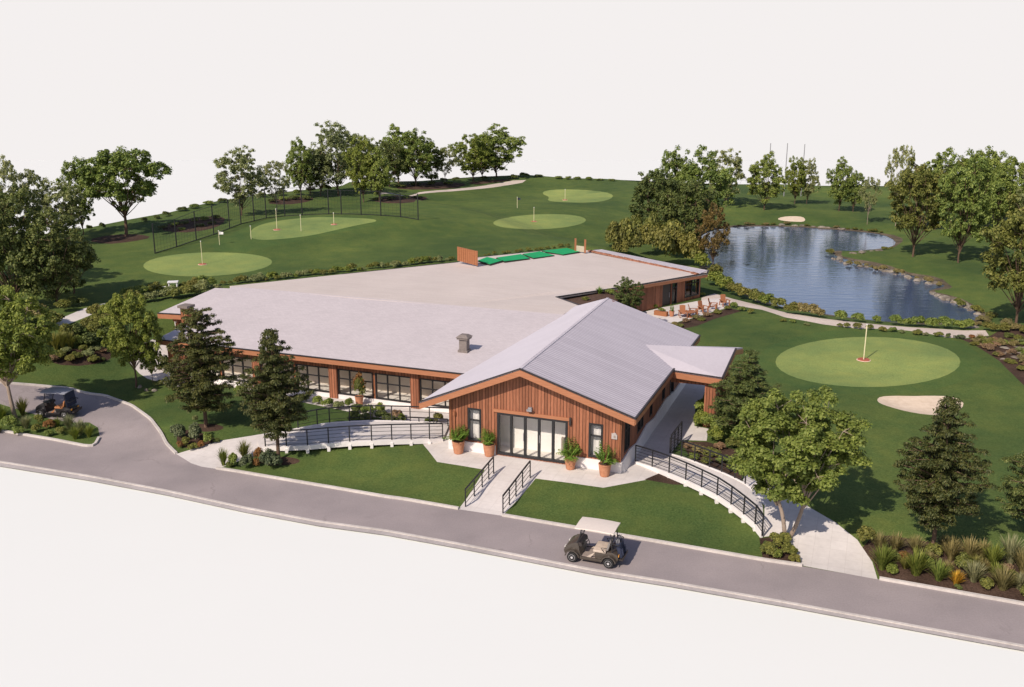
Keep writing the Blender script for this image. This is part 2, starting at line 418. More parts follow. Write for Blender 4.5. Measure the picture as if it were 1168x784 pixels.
class MB:
    def __init__(s): s.v = []; s.f = []
    def add(s, vs, fs):
        k = len(s.v); s.v += [tuple(v) for v in vs]; s.f += [tuple(i + k for i in f) for f in fs]; return s
    def hexa(s, b, t):
        """bottom ring and top ring of n points"""
        n = len(b)
        fs = [tuple(range(n - 1, -1, -1)), tuple(range(n, 2 * n))] + [(i, (i + 1) % n, n + (i + 1) % n, n + i) for i in range(n)]
        return s.add(list(b) + list(t), fs)
    def box(s, x0, x1, y0, y1, z0, z1, fr=None):
        b = [(x0, y0, z0), (x1, y0, z0), (x1, y1, z0), (x0, y1, z0)]; t = [(x, y, z1) for x, y, _ in b]
        if fr: b = [fr(*p) for p in b]; t = [fr(*p) for p in t]
        return s.hexa(b, t)
    def bL(s, l0, l1, m0, m1, z0, z1): return s.box(l0, l1, m0, m1, z0, z1, W)
    def slab(s, top, th):
        t = [Vector(p) for p in top]; b = [p - Vector((0, 0, th)) for p in t]
        return s.hexa(b, t)
    def bar(s, a, b, w, h=None, up=Vector((0, 0, 1))):
        a = Vector(a); b = Vector(b); h = h or w
        d = (b - a).normalized()
        if abs(d.dot(up)) > .98: up = Vector((1, 0, 0))
        x = d.cross(up).normalized(); y = x.cross(d).normalized()
        r = [x * w / 2 * i + y * h / 2 * j for i, j in ((-1, -1), (1, -1), (1, 1), (-1, 1))]
        return s.hexa([a + q for q in r], [b + q for q in r])
    def strip(s, pts, w, h):
        """mitred square bar along a polyline"""
        pts = [Vector(p) for p in pts]; rings = []
        for i, p in enumerate(pts):
            d = (pts[min(i + 1, len(pts) - 1)] - pts[max(i - 1, 0)]); d.z = 0; d.normalize()
            x = Vector((d.y, -d.x, 0))
            rings.append([p + x * w / 2 * i_ + Vector((0, 0, h / 2 * j_)) for i_, j_ in ((-1, -1), (1, -1), (1, 1), (-1, 1))])
        vs = [q for r_ in rings for q in r_]; n = len(rings)
        fs = [(3, 2, 1, 0), tuple(4 * (n - 1) + k for k in range(4))]
        for i in range(n - 1):
            for k in range(4):
                fs.append((4 * i + k, 4 * i + (k + 1) % 4, 4 * (i + 1) + (k + 1) % 4, 4 * (i + 1) + k))
        return s.add(vs, fs)
    def tube(s, pts, rad, n=8, cap=True):
        pts = [Vector(p) for p in pts]; m = len(pts)
        if not hasattr(rad, '__len__'): rad = [rad] * m
        prev = None; vs = []
        for i, p in enumerate(pts):
            d = (pts[min(i + 1, m - 1)] - pts[max(i - 1, 0)]).normalized()
            up = Vector((0, 0, 1)) if abs(d.z) < .9 else Vector((1, 0, 0))
            if prev is None: x = d.cross(up).normalized()
            else:
                x = prev - d * prev.dot(d); x = x.normalized() if x.length > 1e-5 else d.cross(up).normalized()
            prev = x; y = d.cross(x)
            for k in range(n):
                a = 2 * math.pi * k / n
                vs.append(p + (x * math.cos(a) + y * math.sin(a)) * rad[i])
        fs = []
        for i in range(m - 1):
            for k in range(n):
                fs.append((i * n + k, i * n + (k + 1) % n, (i + 1) * n + (k + 1) % n, (i + 1) * n + k))
        if cap: fs += [tuple(range(n - 1, -1, -1)), tuple((m - 1) * n + k for k in range(n))]
        return s.add(vs, fs)
    def lathe(s, prof, n=20, c=(0, 0, 0), fr=None):
        vs = []; m = len(prof)
        for r_, z in prof:
            for k in range(n):
                a = 2 * math.pi * k / n; p = (c[0] + r_ * math.cos(a), c[1] + r_ * math.sin(a), c[2] + z)
                vs.append(fr(*p) if fr else p)
        fs = [(i * n + k, i * n + (k + 1) % n, (i + 1) * n + (k + 1) % n, (i + 1) * n + k) for i in range(m - 1) for k in range(n)]
        fs += [tuple(range(n - 1, -1, -1)), tuple((m - 1) * n + k for k in range(n))]
        return s.add(vs, fs)
    def extrude_profile(s, prof, y0, y1):
        """profile in x,z extruded along y"""
        return s.hexa([(x, y0, z) for x, z in prof], [(x, y1, z) for x, z in prof])
    def mesh(s, name, m, smooth=False, bevel=0):
        me = bpy.data.meshes.new(name); me.from_pydata(s.v, [], s.f); me.update()
        if bevel or True:
            import bmesh
            bm = bmesh.new(); bm.from_mesh(me)
            bmesh.ops.recalc_face_normals(bm, faces=bm.faces)
            if bevel: bmesh.ops.bevel(bm, geom=[e for e in bm.edges if e.calc_face_angle(0) > .5], offset=bevel, segments=2, affect='EDGES', profile=.6)
            bm.to_mesh(me); bm.free()
        me.materials.append(m)
        if smooth:
            me.polygons.foreach_set('use_smooth', [True] * len(me.polygons))
            try: me.set_sharp_from_angle(angle=R(38))
            except Exception: pass
        auto_uv(me)
        return me
    def build(s, name, m, parent=None, smooth=False, bevel=0, origin=None):
        """origin: world point the parent empty sits at (the mesh is stored relative to it)"""
        if origin is not None:
            s.v = [(x - origin[0], y - origin[1], z - origin[2]) for x, y, z in s.v]
        return new_obj(name, s.mesh(name, m, smooth, bevel), parent)

def auto_uv(me):
    n = len(me.loops)
    if n == 0: return
    uvl = me.uv_layers.new(name='UVMap'); uv = np.zeros(n * 2, 'f')
    co = np.zeros(len(me.vertices) * 3, 'f'); me.vertices.foreach_get('co', co); co = co.reshape(-1, 3)
    li = np.zeros(n, 'i'); me.loops.foreach_get('vertex_index', li)
    npoly = len(me.polygons); nr = np.zeros(npoly * 3, 'f'); me.polygons.foreach_get('normal', nr); nr = nr.reshape(-1, 3)
    lt = np.zeros(npoly, 'i'); me.polygons.foreach_get('loop_total', lt)
    pn = np.repeat(nr, lt, axis=0)
    t = np.stack([-pn[:, 1], pn[:, 0], np.zeros(n)], 1)
    ln = np.linalg.norm(t, axis=1); flat = ln < .06
    t[flat] = (E1[0], E1[1], 0); ln[flat] = 1; t = t / ln[:, None]
    b = np.cross(pn, t)
    p = co[li]
    uv = np.stack([(p * t).sum(1), (p * b).sum(1)], 1).astype('f').ravel()
    uvl.data.foreach_set('uv', uv)

def np_mesh(name, verts, quads, m, smooth=False):
    me = bpy.data.meshes.new(name)
    nv = len(verts); nf = len(quads); k = quads.shape[1]
    me.vertices.add(nv); me.vertices.foreach_set('co', np.asarray(verts, 'f').ravel())
    me.loops.add(nf * k); me.loops.foreach_set('vertex_index', np.asarray(quads, 'i').ravel())
    me.polygons.add(nf); me.polygons.foreach_set('loop_start', np.arange(nf, dtype='i') * k)
    me.update(calc_edges=True); me.validate()
    me.materials.append(m)
    if smooth: me.polygons.foreach_set('use_smooth', np.ones(nf, bool))
    return me

ORD = ['', 'first', 'second', 'third', 'fourth', 'fifth', 'sixth', 'seventh', 'eighth', 'ninth', 'tenth', 'eleventh', 'twelfth', 'thirteenth',
       'fourteenth', 'fifteenth', 'sixteenth', 'seventeenth', 'eighteenth', 'nineteenth']
TENS = {20: 'twent', 30: 'thirt', 40: 'fort', 50: 'fift', 60: 'sixt', 70: 'sevent'}
def ordw(n):
    if n < 20: return ORD[n]
    t = TENS[n // 10 * 10]
    return t + 'ieth' if n % 10 == 0 else t + 'y-' + ORD[n % 10]

# ------------------------------------------------------------------ ground: one triangulated sheet, cut along the outlines of every surface
def ell(cu, cv, ru, rv, n=36, tilt=0, wob=0, seed=0):
    out = []
    for k in range(n):
        a = 2 * math.pi * k / n; rr = 1 + wob * (math.sin(2 * a + seed) * .6 + math.sin(3 * a + seed * 2.1) * .4)
        x = ru * rr * math.cos(a); y = rv * rr * math.sin(a)
        out.append((cu + x + 0 * y, cv + y + tilt * x))
    return out
ROAD_FAR = [(190,507),(201,518),(218,528),(240,534),(266,537.8),(320,547),(385,558),(440,567.5),(460,570),(523,581),(573,588.5),(640,600),(760,620.5),(870,639.5),(915,646),(1003,661),(1168,690),(1320,717)]
DRIVE_FAR = [(-140,428),(0,437),(40,440),(80,443.5),(120,452),(150,463),(172,479),(184,495)]
ROAD_NEAR = [(-150,500),(0,527),(100,543),(190,560),(277,579),(363,595),(440,605.5),(520,620),(600,635.5),(680,651),(760,663.5),(900,688),(1040,714),(1168,737.5),(1320,765)]
NEAR_RIM = [(u, v + 5) for u, v in ROAD_NEAR]
ISLAND = [(-150,464),(-70,474),(0,492),(60,502),(98,509.5),(108,509),(114,500),(112,488),(102,482),(80,482),(58,478),(30,470),(0,461),(-70,446),(-150,436)]
REG = []   # (name, material key, pixel polygon, smoothing, z lift)
SITE = NEAR_RIM + [(1420,640),(1420,400),(1400,217),(1168,214),(1020,212.5),(930,212),(830,210.5),(710,205.5),(650,203.5),(600,199.5),(540,202),(480,206.5),(430,208.5),(390,212),(345,217),(300,222),(240,231),(195,242),
        (150,250),(130,254),(95,261),(60,266),(0,272),(-120,285),(-300,300),(-300,470)]
REG += [
 ('pond_bank', 'bank', None, 0),
 ('road', 'road', DRIVE_FAR + ROAD_FAR + ROAD_NEAR[::-1], 0),
 ('road_gutter', 'gutter', ROAD_NEAR + NEAR_RIM[::-1], 0),
 ('lawn', 'lawn', ISLAND, 0),
 ('path', 'paving', [(201,518),(219,512.5),(250,503),(288,497),(312,493),(318,513),(302,517),(280,523),(262,530),(247,535),(230,532.5),(218,528.5)], 0),
 ('plaza', 'paving', [(474,497),(480,504),(498.5,527),(527,531.5),(553,536),(523,581),(573,588.5),(611,546),(650,551),(688,556.5),(740,547),(782,552),(790,540),(764,519),(777,502),(806,503),(808,489),(792,486),(793,465),(801,455),(806,440),(800,415),(770,400),(740,400),(700,410),(640,450),(560,470),(512,478)], 0),
 ('terrace', 'paving', [(360,462),(395,469),(440,478),(463,486),(512,490),(530,470),(520,440),(260,400),(180,385),(140,400),(168,432),(200,441),(262,441),(300,450)], 0),
 ('mulch_bed', 'mulch', [(980,629),(995,612),(1015,611),(1040,615),(1080,622),(1120,628),(1200,640),(1320,670),(1320,714),(1168,687.5),(1004,659.5),(996,640)], 0),
 ('path', 'paving', [(846,552),(862,561),(872,575),(872,592),(868,604),(866,613),(885,611),(905,624),(916,645.5),(1001,661),(995,641),(978,616),(953,596),(922,578),(905,565),(880,553),(850,541)], 0),
 ('path', 'path', [(800,349),(830,347),(869,353.5),(895,362),(938,370),(969,374),(1015,379),(1060,384),(1100,386),(1128,383),(1124,377),(1098,377),(1060,374.5),(1015,371.5),(969,367),(938,363.5),(900,357.5),(869,349),(836,341),(815,335),(800,340)], 0),
 ('path', 'path', [(434,222),(478,221.5),(515,218.5),(545,215.8),(575,212),(596,208.5),(600,205.5),(585,206),(560,210.5),(540,213.5),(510,216.5),(478,219.5),(434,220)], 0),
 ('path', 'paving', [(66,374),(80,369),(100,361),(118,353),(140,346),(128,344),(96,352),(70,363),(62,371)], 0),
 ('patio', 'paving', [(736,361),(767,369),(792,362.5),(812,356),(833,350.5),(828,340),(810,341),(782,346),(754,351),(734,356)], 0),
 ('fringe', 'fringe', ell(992, 413, 128, 38), 0),
 ('putting_green', 'green', ell(990, 413, 105.5, 28.6), 0),
 ('bunker', 'sand', [(1000,456),(1004,452.5),(1020,451.5),(1040,452),(1062,451.5),(1082,452),(1096,456),(1100,462),(1092,470),(1074,474),(1055,473),(1034,469.5),(1014,464),(1003,460)], 1),
 ('bunker', 'sand', [(886,250),(892,247.5),(905,246.6),(916,247.5),(919,251),(916,253.2),(905,253),(893,252)], 1),
 ('putting_green', 'green', ell(236, 301.5, 72, 13.8, 36, -.035, .04, 1), 0),
 ('fringe', 'fringe', [(236,284),(262,268),(300,251),(350,246),(400,247),(436,251),(440,256),(405,262),(365,270),(320,279),(270,290)], 1),
 ('putting_green', 'green', [(284,271),(286,262),(300,255),(330,250),(365,247.5),(400,248.5),(428,250),(430,253),(412,256),(385,262),(355,269),(320,273),(296,274)], 2),
 ('putting_green', 'green', ell(616, 253, 52, 8.6, 36, -.03, .03, 2), 0),
 ('putting_green', 'green', [(618,221),(622,217.5),(640,216),(665,216.5),(690,219),(700,222.5),(697,227),(684,230.5),(660,231.5),(636,230.5),(624,229),(627,225)], 1),
 ('mulch_bed', 'mulch', [(866,614),(885,612),(905,625),(914,644),(870,637)], 0),
 ('mulch_bed', 'mulch', [(1088,383),(1100,387),(1128,384),(1150,372),(1240,370),(1300,450),(1215,470),(1168,440),(1140,412),(1112,394)], 0),
 ('mulch_bed', 'mulch', [(207,489),(235,495),(250,503),(219,512),(206,510),(200,500)], 1),
 ('mulch_bed', 'mulch', ell(318, 526, 24, 5), 0),
 ('mulch_bed', 'mulch', ell(235, 488, 20, 4.5), 0),
 ('mulch_bed', 'mulch', [(777,504),(806,504),(842,514),(846,530),(846,549),(820,540),(790,528)], 0),
 ('mulch_bed', 'mulch', [(735,547),(752,540),(775,547),(782,553),(768,553)], 0),
 ('mulch_bed', 'mulch', [(450,503),(474,500),(481,504),(480,507),(460,506)], 0),
 ('mulch_bed', 'mulch', [(180,262),(200,252),(230,247),(257,247),(255,256),(235,263),(205,266)], 1),
 ('mulch_bed', 'mulch', [(302,232),(320,226),(345,224),(360,226),(350,231),(325,234)], 1),
 ('mulch_bed', 'mulch', [(420,229),(440,224),(470,223),(490,225),(480,230),(450,233)], 1),
 ('mulch_bed', 'mulch', [(445,215),(470,209),(510,207.5),(535,210),(520,215),(480,217)], 1),
 ('mulch_bed', 'mulch', [(532,208),(560,205.5),(580,204.5),(584,206),(560,209),(540,211)], 1),
 ('mulch_bed', 'mulch', [(98,274),(125,268),(158,267),(175,271),(150,276),(120,279)], 1),
 ('mulch_bed', 'mulch', [(50,404),(90,396),(128,398),(132,408),(100,418),(60,416)], 1),
 ('mulch_bed', 'mulch', [(767,370),(792,363.5),(812,357),(833,351.5),(846,355),(815,364),(795,372),(775,376)], 0),
]

def dens(p, step):
    out = []
    n = len(p)
    for i in range(n):
        a = np.array(p[i]); b = np.array(p[(i + 1) % n]); L = np.linalg.norm(b - a)
        k = max(1, int(L / step))
        for j in range(k): out.append(tuple(a + (b - a) * j / k))
    return out

def build_ground():
    site = np.array([tuple(P(u, v)[:2]) for u, v in SITE])
    regs = []
    polys = [('site', dens([tuple(p) for p in site], 3.0))]
    for name, mk, px, sm in REG:
        if px is None:
            pts = []
            n = len(POND)
            for i in range(n):
                a = POND[i - 1]; b = POND[(i + 1) % n]; d = b - a; d = d / (np.linalg.norm(d) + 1e-9)
                w = .75 + .35 * math.sin(i * 1.3)
                nrm = np.array([-d[1], d[0]])
                q = POND[i] + nrm * .3
                if poly_dist(np.array([q[0]]), np.array([q[1]]), POND)[0] < 0: nrm = -nrm
                pts.append(tuple(POND[i] + nrm * w))
        else:
            q = chaikin(px, sm) if sm else px
            pts = [tuple(P(u, v)[:2]) for u, v in q]
        pts = dens(pts, 1.2)
        regs.append((name, mk, np.array(pts))); polys.append((name, pts))
    polys.append(('pond', [tuple(p) for p in POND]))
    V = []; Eg = []
    for _, pts in polys:
        k = len(V); n = len(pts)
        V += [Vector(p) for p in pts]; Eg += [(k + i, k + (i + 1) % n) for i in range(n)]
    # grid points
    xmin, ymin = site.min(0); xmax, ymax = site.max(0)
    g = []
    for (x0, x1, y0, y1, st) in ((-45, 48, 26, 80, .9), (xmin, xmax, 26, ymax, 2.4)):
        xs, ys = np.meshgrid(np.arange(x0, x1, st), np.arange(y0, y1, st)); xs = xs.ravel(); ys = ys.ravel()
        xs = xs + RNG.uniform(-.2, .2, xs.shape) * st; ys = ys + RNG.uniform(-.2, .2, ys.shape) * st
        keep = pip(xs, ys, site) & ~pip(xs, ys, POND)
        if st > 1: keep &= ~((xs > -45) & (xs < 48) & (ys < 80))
        g += list(zip(xs[keep], ys[keep]))
    V += [Vector(p) for p in g]
    vo, eo, fo, *_ = delaunay_2d_cdt(V, Eg, [], 0, 1e-4)
    vo = np.array([tuple(p) for p in vo]); fo = np.array([f for f in fo if len(f) == 3])
    c = vo[fo].mean(1)
    lab = np.full(len(fo), -1)
    ins = pip(c[:, 0], c[:, 1], site) & ~pip(c[:, 0], c[:, 1], POND)
    for i, (n, mk, pts) in enumerate(regs):
        lab[pip(c[:, 0], c[:, 1], pts)] = i
    lab[~ins] = -2
    z = hgt(vo[:, 0], vo[:, 1])
    # shallow dish for the bunkers
    for n, mk, pts in regs:
        if n == 'bunker':
            d = poly_dist(vo[:, 0], vo[:, 1], pts); z = z - .22 * sstep(0, 1.2, -d)
        if n == 'mulch_bed':
            d = poly_dist(vo[:, 0], vo[:, 1], pts); z = z + .07 * sstep(0, .8, -d)
    def emit(name, mk, sel):
        f = fo[sel]
        if not len(f): return
        # orient up
        a, b, cc = vo[f[:, 0]], vo[f[:, 1]], vo[f[:, 2]]
        cr = (b[:, 0] - a[:, 0]) * (cc[:, 1] - a[:, 1]) - (b[:, 1] - a[:, 1]) * (cc[:, 0] - a[:, 0])
        f = np.where((cr < 0)[:, None], f[:, ::-1], f)
        used, inv = np.unique(f, return_inverse=True)
        me = np_mesh(name, np.column_stack([vo[used], z[used]]), inv.reshape(f.shape), M[mk], True)
        return struct(new_obj(name, me))
    emit('lawn', 'lawn', lab == -1)
    for i, (n, mk, pts) in enumerate(regs): emit(n, mk, lab == i)
    # water sheet
    mb = MB(); mb.add([(x, y, WL) for x, y in POND], [tuple(range(len(POND)))])
    w = mb.build('pond_water', M['water']); struct(w)
    # earth flank of the far edge of the site
    k = [i for i in range(len(SITE)) if SITE[i][1] < 305]
    e = [P(*SITE[i]) for i in k]; mb = MB()
    for a, b in zip(e[:-1], e[1:]):
        oa = Vector((a.x * 1.012, a.y * 1.012, -.06)); ob = Vector((b.x * 1.012, b.y * 1.012, -.06))
        mb.add([a, b, ob, oa], [(0, 1, 2, 3)])
    struct(mb.build('hill_flank', M['lawn']))
build_ground()

# white display ground the site stands on
mb = MB(); mb.add([(-420, -60, -.07), (420, -60, -.07), (420, 250, -.07), (-420, 250, -.07)], [(0, 1, 2, 3)])
struct(mb.build('ground', M['base']))

def kerb(px, name='kerb', h=.10, w=.13):
    pts = [P(u, v) for u, v in px]
    q = []
    for a, b in zip(pts[:-1], pts[1:]):
        k = max(1, int((b - a).length / .7))
        q += [a + (b - a) * j / k for j in range(k)]
    q.append(pts[-1])
    q = [Vector(t) for t in chaikin(q, 1, False)]
    q = [Vector((p.x, p.y, h1(p.x, p.y) + h / 2 - .03)) for p in q]
    mb = MB(); mb.strip(q, w, h + .06)
    return struct(mb.build(name, M['kerb']))
kerb(DRIVE_FAR + ROAD_FAR[:2])
kerb(ROAD_FAR[5:10] and [(247,535),(266,537.8),(320,547),(385,558),(440,567.5),(460,570),(523,581)])
kerb([(573,588.5),(640,600),(760,620.5),(870,639.5),(915,646)])
kerb([(1003,661),(1168,690),(1320,717)])
kerb([(-150,464),(-70,474),(0,492),(60,502),(98,509.5),(108,509),(113,500)])
kerb(ROAD_NEAR, h=.035, w=.12)

# ------------------------------------------------------------------ clubhouse
CB = W(0, 0, 0)
club = empty('clubhouse', CB, 'long low clubhouse with cedar walls, pale roofs and glazed gabled entrance', 'clubhouse')
def cb(mb, name, m, parent=None, **kw):
    return mb.build(name, m, parent or club, origin=CB, **kw)
FL = .56      # floor level
RL0, RZ0, RL1, RZ1 = -.35, 5.26, -.7, 5.26     # ridge of the gable, front and back
LEL, LEZ, REL, REZ = -5.65, 2.98, 5.22, 3.50   # left and right eaves
def gz(l):
    return RZ0 - (RZ0 - LEZ) * (RL0 - l) / (RL0 - LEL) if l < RL0 else RZ0 - (RZ0 - REZ) * (l - RL0) / (REL - RL0)
GF, GB = -.6, 16.0

def wall_run(mb, fr, a0, a1, t0, t1, zb, topf, holes):
    """fr(a, t, z)->world; holes: (a0,a1,z0,z1)"""
    xs = sorted({a0, a1, *[h for H in holes for h in H[:2]]})
    if fr is W and a0 < RL0 < a1 and topf is gtop: xs = sorted({*xs, RL0})
    for x0, x1 in zip(xs[:-1], xs[1:]):
        mid = (x0 + x1) / 2
        hs = sorted([(H[2], H[3]) for H in holes if H[0] < mid < H[1]])
        z = zb
        for z0, z1 in hs:
            if z0 - z > .01: mb.hexa([fr(x0, t0, z), fr(x1, t0, z), fr(x1, t1, z), fr(x0, t1, z)], [fr(x0, t0, z0), fr(x1, t0, z0), fr(x1, t1, z0), fr(x0, t1, z0)])
            z = z1
        mb.hexa([fr(x0, t0, z), fr(x1, t0, z), fr(x1, t1, z), fr(x0, t1, z)],
                [fr(x0, t0, topf(x0)), fr(x1, t0, topf(x1)), fr(x1, t1, topf(x1)), fr(x0, t1, topf(x0))])
    return mb
def gtop(l): return gz(l) - .10

DOOR = (-1.75, 1.82, FL + .02, 2.72)
WIN_L = (-3.31, -2.64, 1.10, 2.76); WIN_R = (2.90, 3.55, 1.10, 2.76)
WL_, WR_ = -4.32, 4.45
mb = wall_run(MB(), W, WL_, WR_, 0, .2, .3, gtop, [DOOR, WIN_L, WIN_R])
cb(mb, 'wall', M['wood'])
# right side wall of the gable (runs back), frame (m, l)
frR = lambda a, t, z: W(t, a, z)
RW = [(.7, 1.05, 1.25, 2.95), (1.2, 1.6, 1.25, 2.95), (3.2, 3.75, 1.35, 2.9), (3.9, 4.4, 1.35, 2.9), (5.9, 6.4, 1.35, 2.9), (8.9, 9.5, 1.3, 2.9), (11.0, 12.0, .7, 2.8)]
mb = wall_run(MB(), frR, .2, GB - .3, WR_ - .2, WR_, .3, lambda a: gz(WR_) - .1, RW)
cb(mb, 'wall', M['wood'])
# left side wall back to the wing
mb = wall_run(MB(), frR, .2, 5.1, WL_, WL_ + .2, .3, lambda a: gz(WL_) - .12, [(1.2, 2.2, 1.1, 2.5), (3.0, 4.0, 1.1, 2.5)])
cb(mb, 'wall', M['wood'])
mb = wall_run(MB(), W, WL_ + .5, WR_ - .2, GB - .35, GB - .15, .3, gtop, [])
cb(mb, 'wall', M['wood'])
# corner boards
for l in (WL_ - .01, WR_ - .13):
    mb = MB(); mb.bL(l, l + .14, -.035, .10, .98, gz(l + .07) - .12); cb(mb, 'corner_board', M['wood_dark'])

def frame_part(fr, H, t, cols, rows, fw=.07, dp=.1, name='window', parent=None, bar=.05):
    """a framed opening: frame mesh + a pane; cols/rows are fractions of bars"""
    a0, a1, z0, z1 = H; mb = MB()
    B = lambda x0, x1, za, zb: mb.hexa([fr(x0, t - .03, za), fr(x1, t - .03, za), fr(x1, t + dp, za), fr(x0, t + dp, za)], [fr(x0, t - .03, zb), fr(x1, t - .03, zb), fr(x1, t + dp, zb), fr(x0, t + dp, zb)])
    B(a0 - .02, a0 + fw, z0 - .02, z1 + .02); B(a1 - fw, a1 + .02, z0 - .02, z1 + .02)
    B(a0 + fw, a1 - fw, z0 - .02, z0 + fw); B(a0 + fw, a1 - fw, z1 - fw, z1 + .02)
    for c in cols:
        x = a0 + (a1 - a0) * c; B(x - bar / 2, x + bar / 2, z0 + fw, z1 - fw)
    xs = [a0 + fw] + [x for c in cols for x in (a0 + (a1 - a0) * c - bar / 2, a0 + (a1 - a0) * c + bar / 2)] + [a1 - fw]
    for r_ in rows:
        z = z0 + (z1 - z0) * r_
        for i in range(0, len(xs), 2): B(xs[i] , xs[i + 1], z - bar / 2, z + bar / 2)
    o = cb(mb, name, M['black'], parent)
    g = MB(); tt = t + dp * .5
    g.add([fr(a0, tt, z0), fr(a1, tt, z0), fr(a1, tt, z1), fr(a0, tt, z1)], [(0, 1, 2, 3)])
    cb(g, 'pane', M['glass'], o)
    return o
dr = frame_part(W, DOOR, 0, [.2, .4, .6, .8], [], .09, .12, 'door', bar=.11)
mbh = MB()
for k in (.385, .615): 
    x = DOOR[0] + (DOOR[1] - DOOR[0]) * k; mbh.bL(x - .012, x + .012, -.085, -.05, 1.45, 1.85)
cb(mbh, 'handle', M['steel'], dr)
frame_part(W, WIN_L, 0, [], [.64]); frame_part(W, WIN_R, 0, [], [.64])
frRo = lambda a, t, z: W(WR_ - t, a, z)
for H in RW: frame_part(frRo, H, 0, [], [.62] if H[1] - H[0] < .9 else [], .05)
frLo = lambda a, t, z: W(WL_ + t, a, z)
for H in ((1.2, 2.2, 1.1, 2.5), (3.0, 4.0, 1.1, 2.5)): frame_part(frLo, H, 0, [.5], [.64], .05)
# door head trim
mb = MB(); mb.bL(DOOR[0] - .22, DOOR[1] + .22, -.06, -.003, 2.745, 2.90)
cb(mb, 'door_head', M['beam'])
# plinth
mb = MB()
mb.bL(WL_ - .06, DOOR[0] - .1, -.07, .14, .2, 1.0); cb(mb, 'plinth', M['plaster'], bevel=.01); mb = MB(); mb.bL(DOOR[1] + .1, WR_ + .07, -.07, .14, .2, 1.0)
cb(mb, 'plinth', M['plaster'], bevel=.01)
mb = MB()
ps = [(.15, 1.0), (1.6, 1.12), (3.0, .92), (5.2, 1.18), (7.0, .95), (9.6, 1.15), (12, .9), (15.6, .9)]
for (a, za), (b, zb) in zip(ps[:-1], ps[1:]):
    mb.hexa([W(WR_ - .05, a, .2), W(WR_ + .28, a, .2), W(WR_ + .28, b, .2), W(WR_ - .05, b, .2)], [W(WR_ - .05, a, za), W(WR_ + .07, a, za), W(WR_ + .07, b, zb), W(WR_ - .05, b, zb)])
cb(mb, 'plinth', M['plaster']); mb = MB(); mb.bL(WL_ - .08, WL_ + .1, .15, 5.0, .2, .98)
cb(mb, 'plinth', M['plaster'])
# gable roof: two slopes
TH_R = .09
rf = MB()
rf.slab([W(RL0, GF, RZ0), W(REL, GF, REZ), W(REL, GB - .45, REZ), W(RL1, GB, RZ1)], TH_R)
roofR = cb(rf, 'roof', M['ribs'])
lf = MB()
lf.slab([W(LEL, GF, LEZ), W(RL0, GF, RZ0), W(RL1, GB, RZ1), W(-3.6, GB + 2.6, 3.95), W(-5.6, 4.7, 2.99)], TH_R)
roofL = cb(lf, 'roof', M['roof_pale'])
rc = MB(); rc.bar(W(RL0, GF - .02, RZ0 - .004), W(RL1, GB, RZ1 - .004), .16, .03); cb(rc, 'ridge_cap', M['shingle'], roofR)
# barge boards on the front rakes, fascias
def board(mb, a, b, h, th, out):
    """board hanging below the line a-b, thickness towards `out`"""
    a = Vector(a); b = Vector(b); o = Vector((out[0], out[1], 0)) * th; dz = Vector((0, 0, h))
    mb.hexa([a - dz, b - dz, b - dz + o, a - dz + o], [a, b, b + o, a + o])
F2 = (-E2[0], -E2[1])
mb = MB()
board(mb, W(LEL, GF, LEZ - TH_R + .02), W(RL0, GF, RZ0 - TH_R + .02), .30, .06, F2)
board(mb, W(RL0, GF, RZ0 - TH_R + .02), W(REL, GF, REZ - TH_R + .02), .30, .06, F2)
board(mb, W(REL, GF, REZ - TH_R), W(REL, GB - .5, REZ - TH_R), .24, .05, E1)
board(mb, W(LEL, GF, LEZ - TH_R), W(LEL, 4.4, LEZ - TH_R), .24, .05, (-E1[0], -E1[1]))
cb(mb, 'fascia', M['beam'])
mb = MB()
for a, b in ((W(LEL - .04, GF - .05, LEZ + .005), W(RL0, GF - .05, RZ0 + .005)), (W(RL0, GF - .05, RZ0 + .005), W(REL + .04, GF - .05, REZ + .005)), (W(REL + .03, GF, REZ + .004), W(REL + .03, GB - .5, REZ + .004))):
    mb.bar(a, b, .10, .05)
cb(mb, 'drip_edge', M['edge'])
# soffit boards under the front overhang
mb = MB()
mb.slab([W(LEL + .05, GF + .02, LEZ - TH_R - .01), W(RL0, GF + .02, RZ0 - TH_R - .01), W(RL0, -.01, RZ0 - TH_R - .01), W(LEL + .05, -.01, LEZ - TH_R - .01)], .02)
mb.slab([W(RL0, GF + .02, RZ0 - TH_R - .01), W(REL - .05, GF + .02, REZ - TH_R - .01), W(REL - .05, -.01, REZ - TH_R - .01), W(RL0, -.01, RZ0 - TH_R - .01)], .02)
cb(mb, 'soffit', M['wood_dark'])

# porch roof over the side walk: small cross gable
PZ, PE = 4.12, 3.44
mb = MB()
mb.slab([W(2.9, 9.8, PZ + .02), W(4.95, 7.75, PE + .02), W(7.85, 7.35, PE), W(7.98, 10.9, PZ)], .10)
mb.slab([W(2.9, 9.8, PZ + .02), W(7.98, 10.9, PZ), W(8.05, 13.6, 3.5), W(5.0, 12.9, 3.45)], .10)
cb(mb, 'porch_roof', M['canopy_roof'])
mb = MB()
board(mb, W(5.0, 7.75, PE - .07), W(7.85, 7.35, PE - .09), .32, .06, F2)
board(mb, W(7.85, 7.35, PE - .09), W(7.98, 10.9, PZ - .09), .28, .06, E1)
board(mb, W(7.98, 10.9, PZ - .09), W(8.05, 13.6, 3.41), .28, .06, E1)
cb(mb, 'fascia', M['beam'])
mb = MB()
mb.bar(W(7.90, 7.30, PE + .004), W(8.03, 10.9, PZ + .006), .10, .05); cb(mb, 'drip_edge', M['edge']); mb = MB(); mb.bar(W(5.0, 7.70, PE + .02), W(7.9, 7.30, PE + .004), .09, .045)
cb(mb, 'drip_edge', M['edge'])
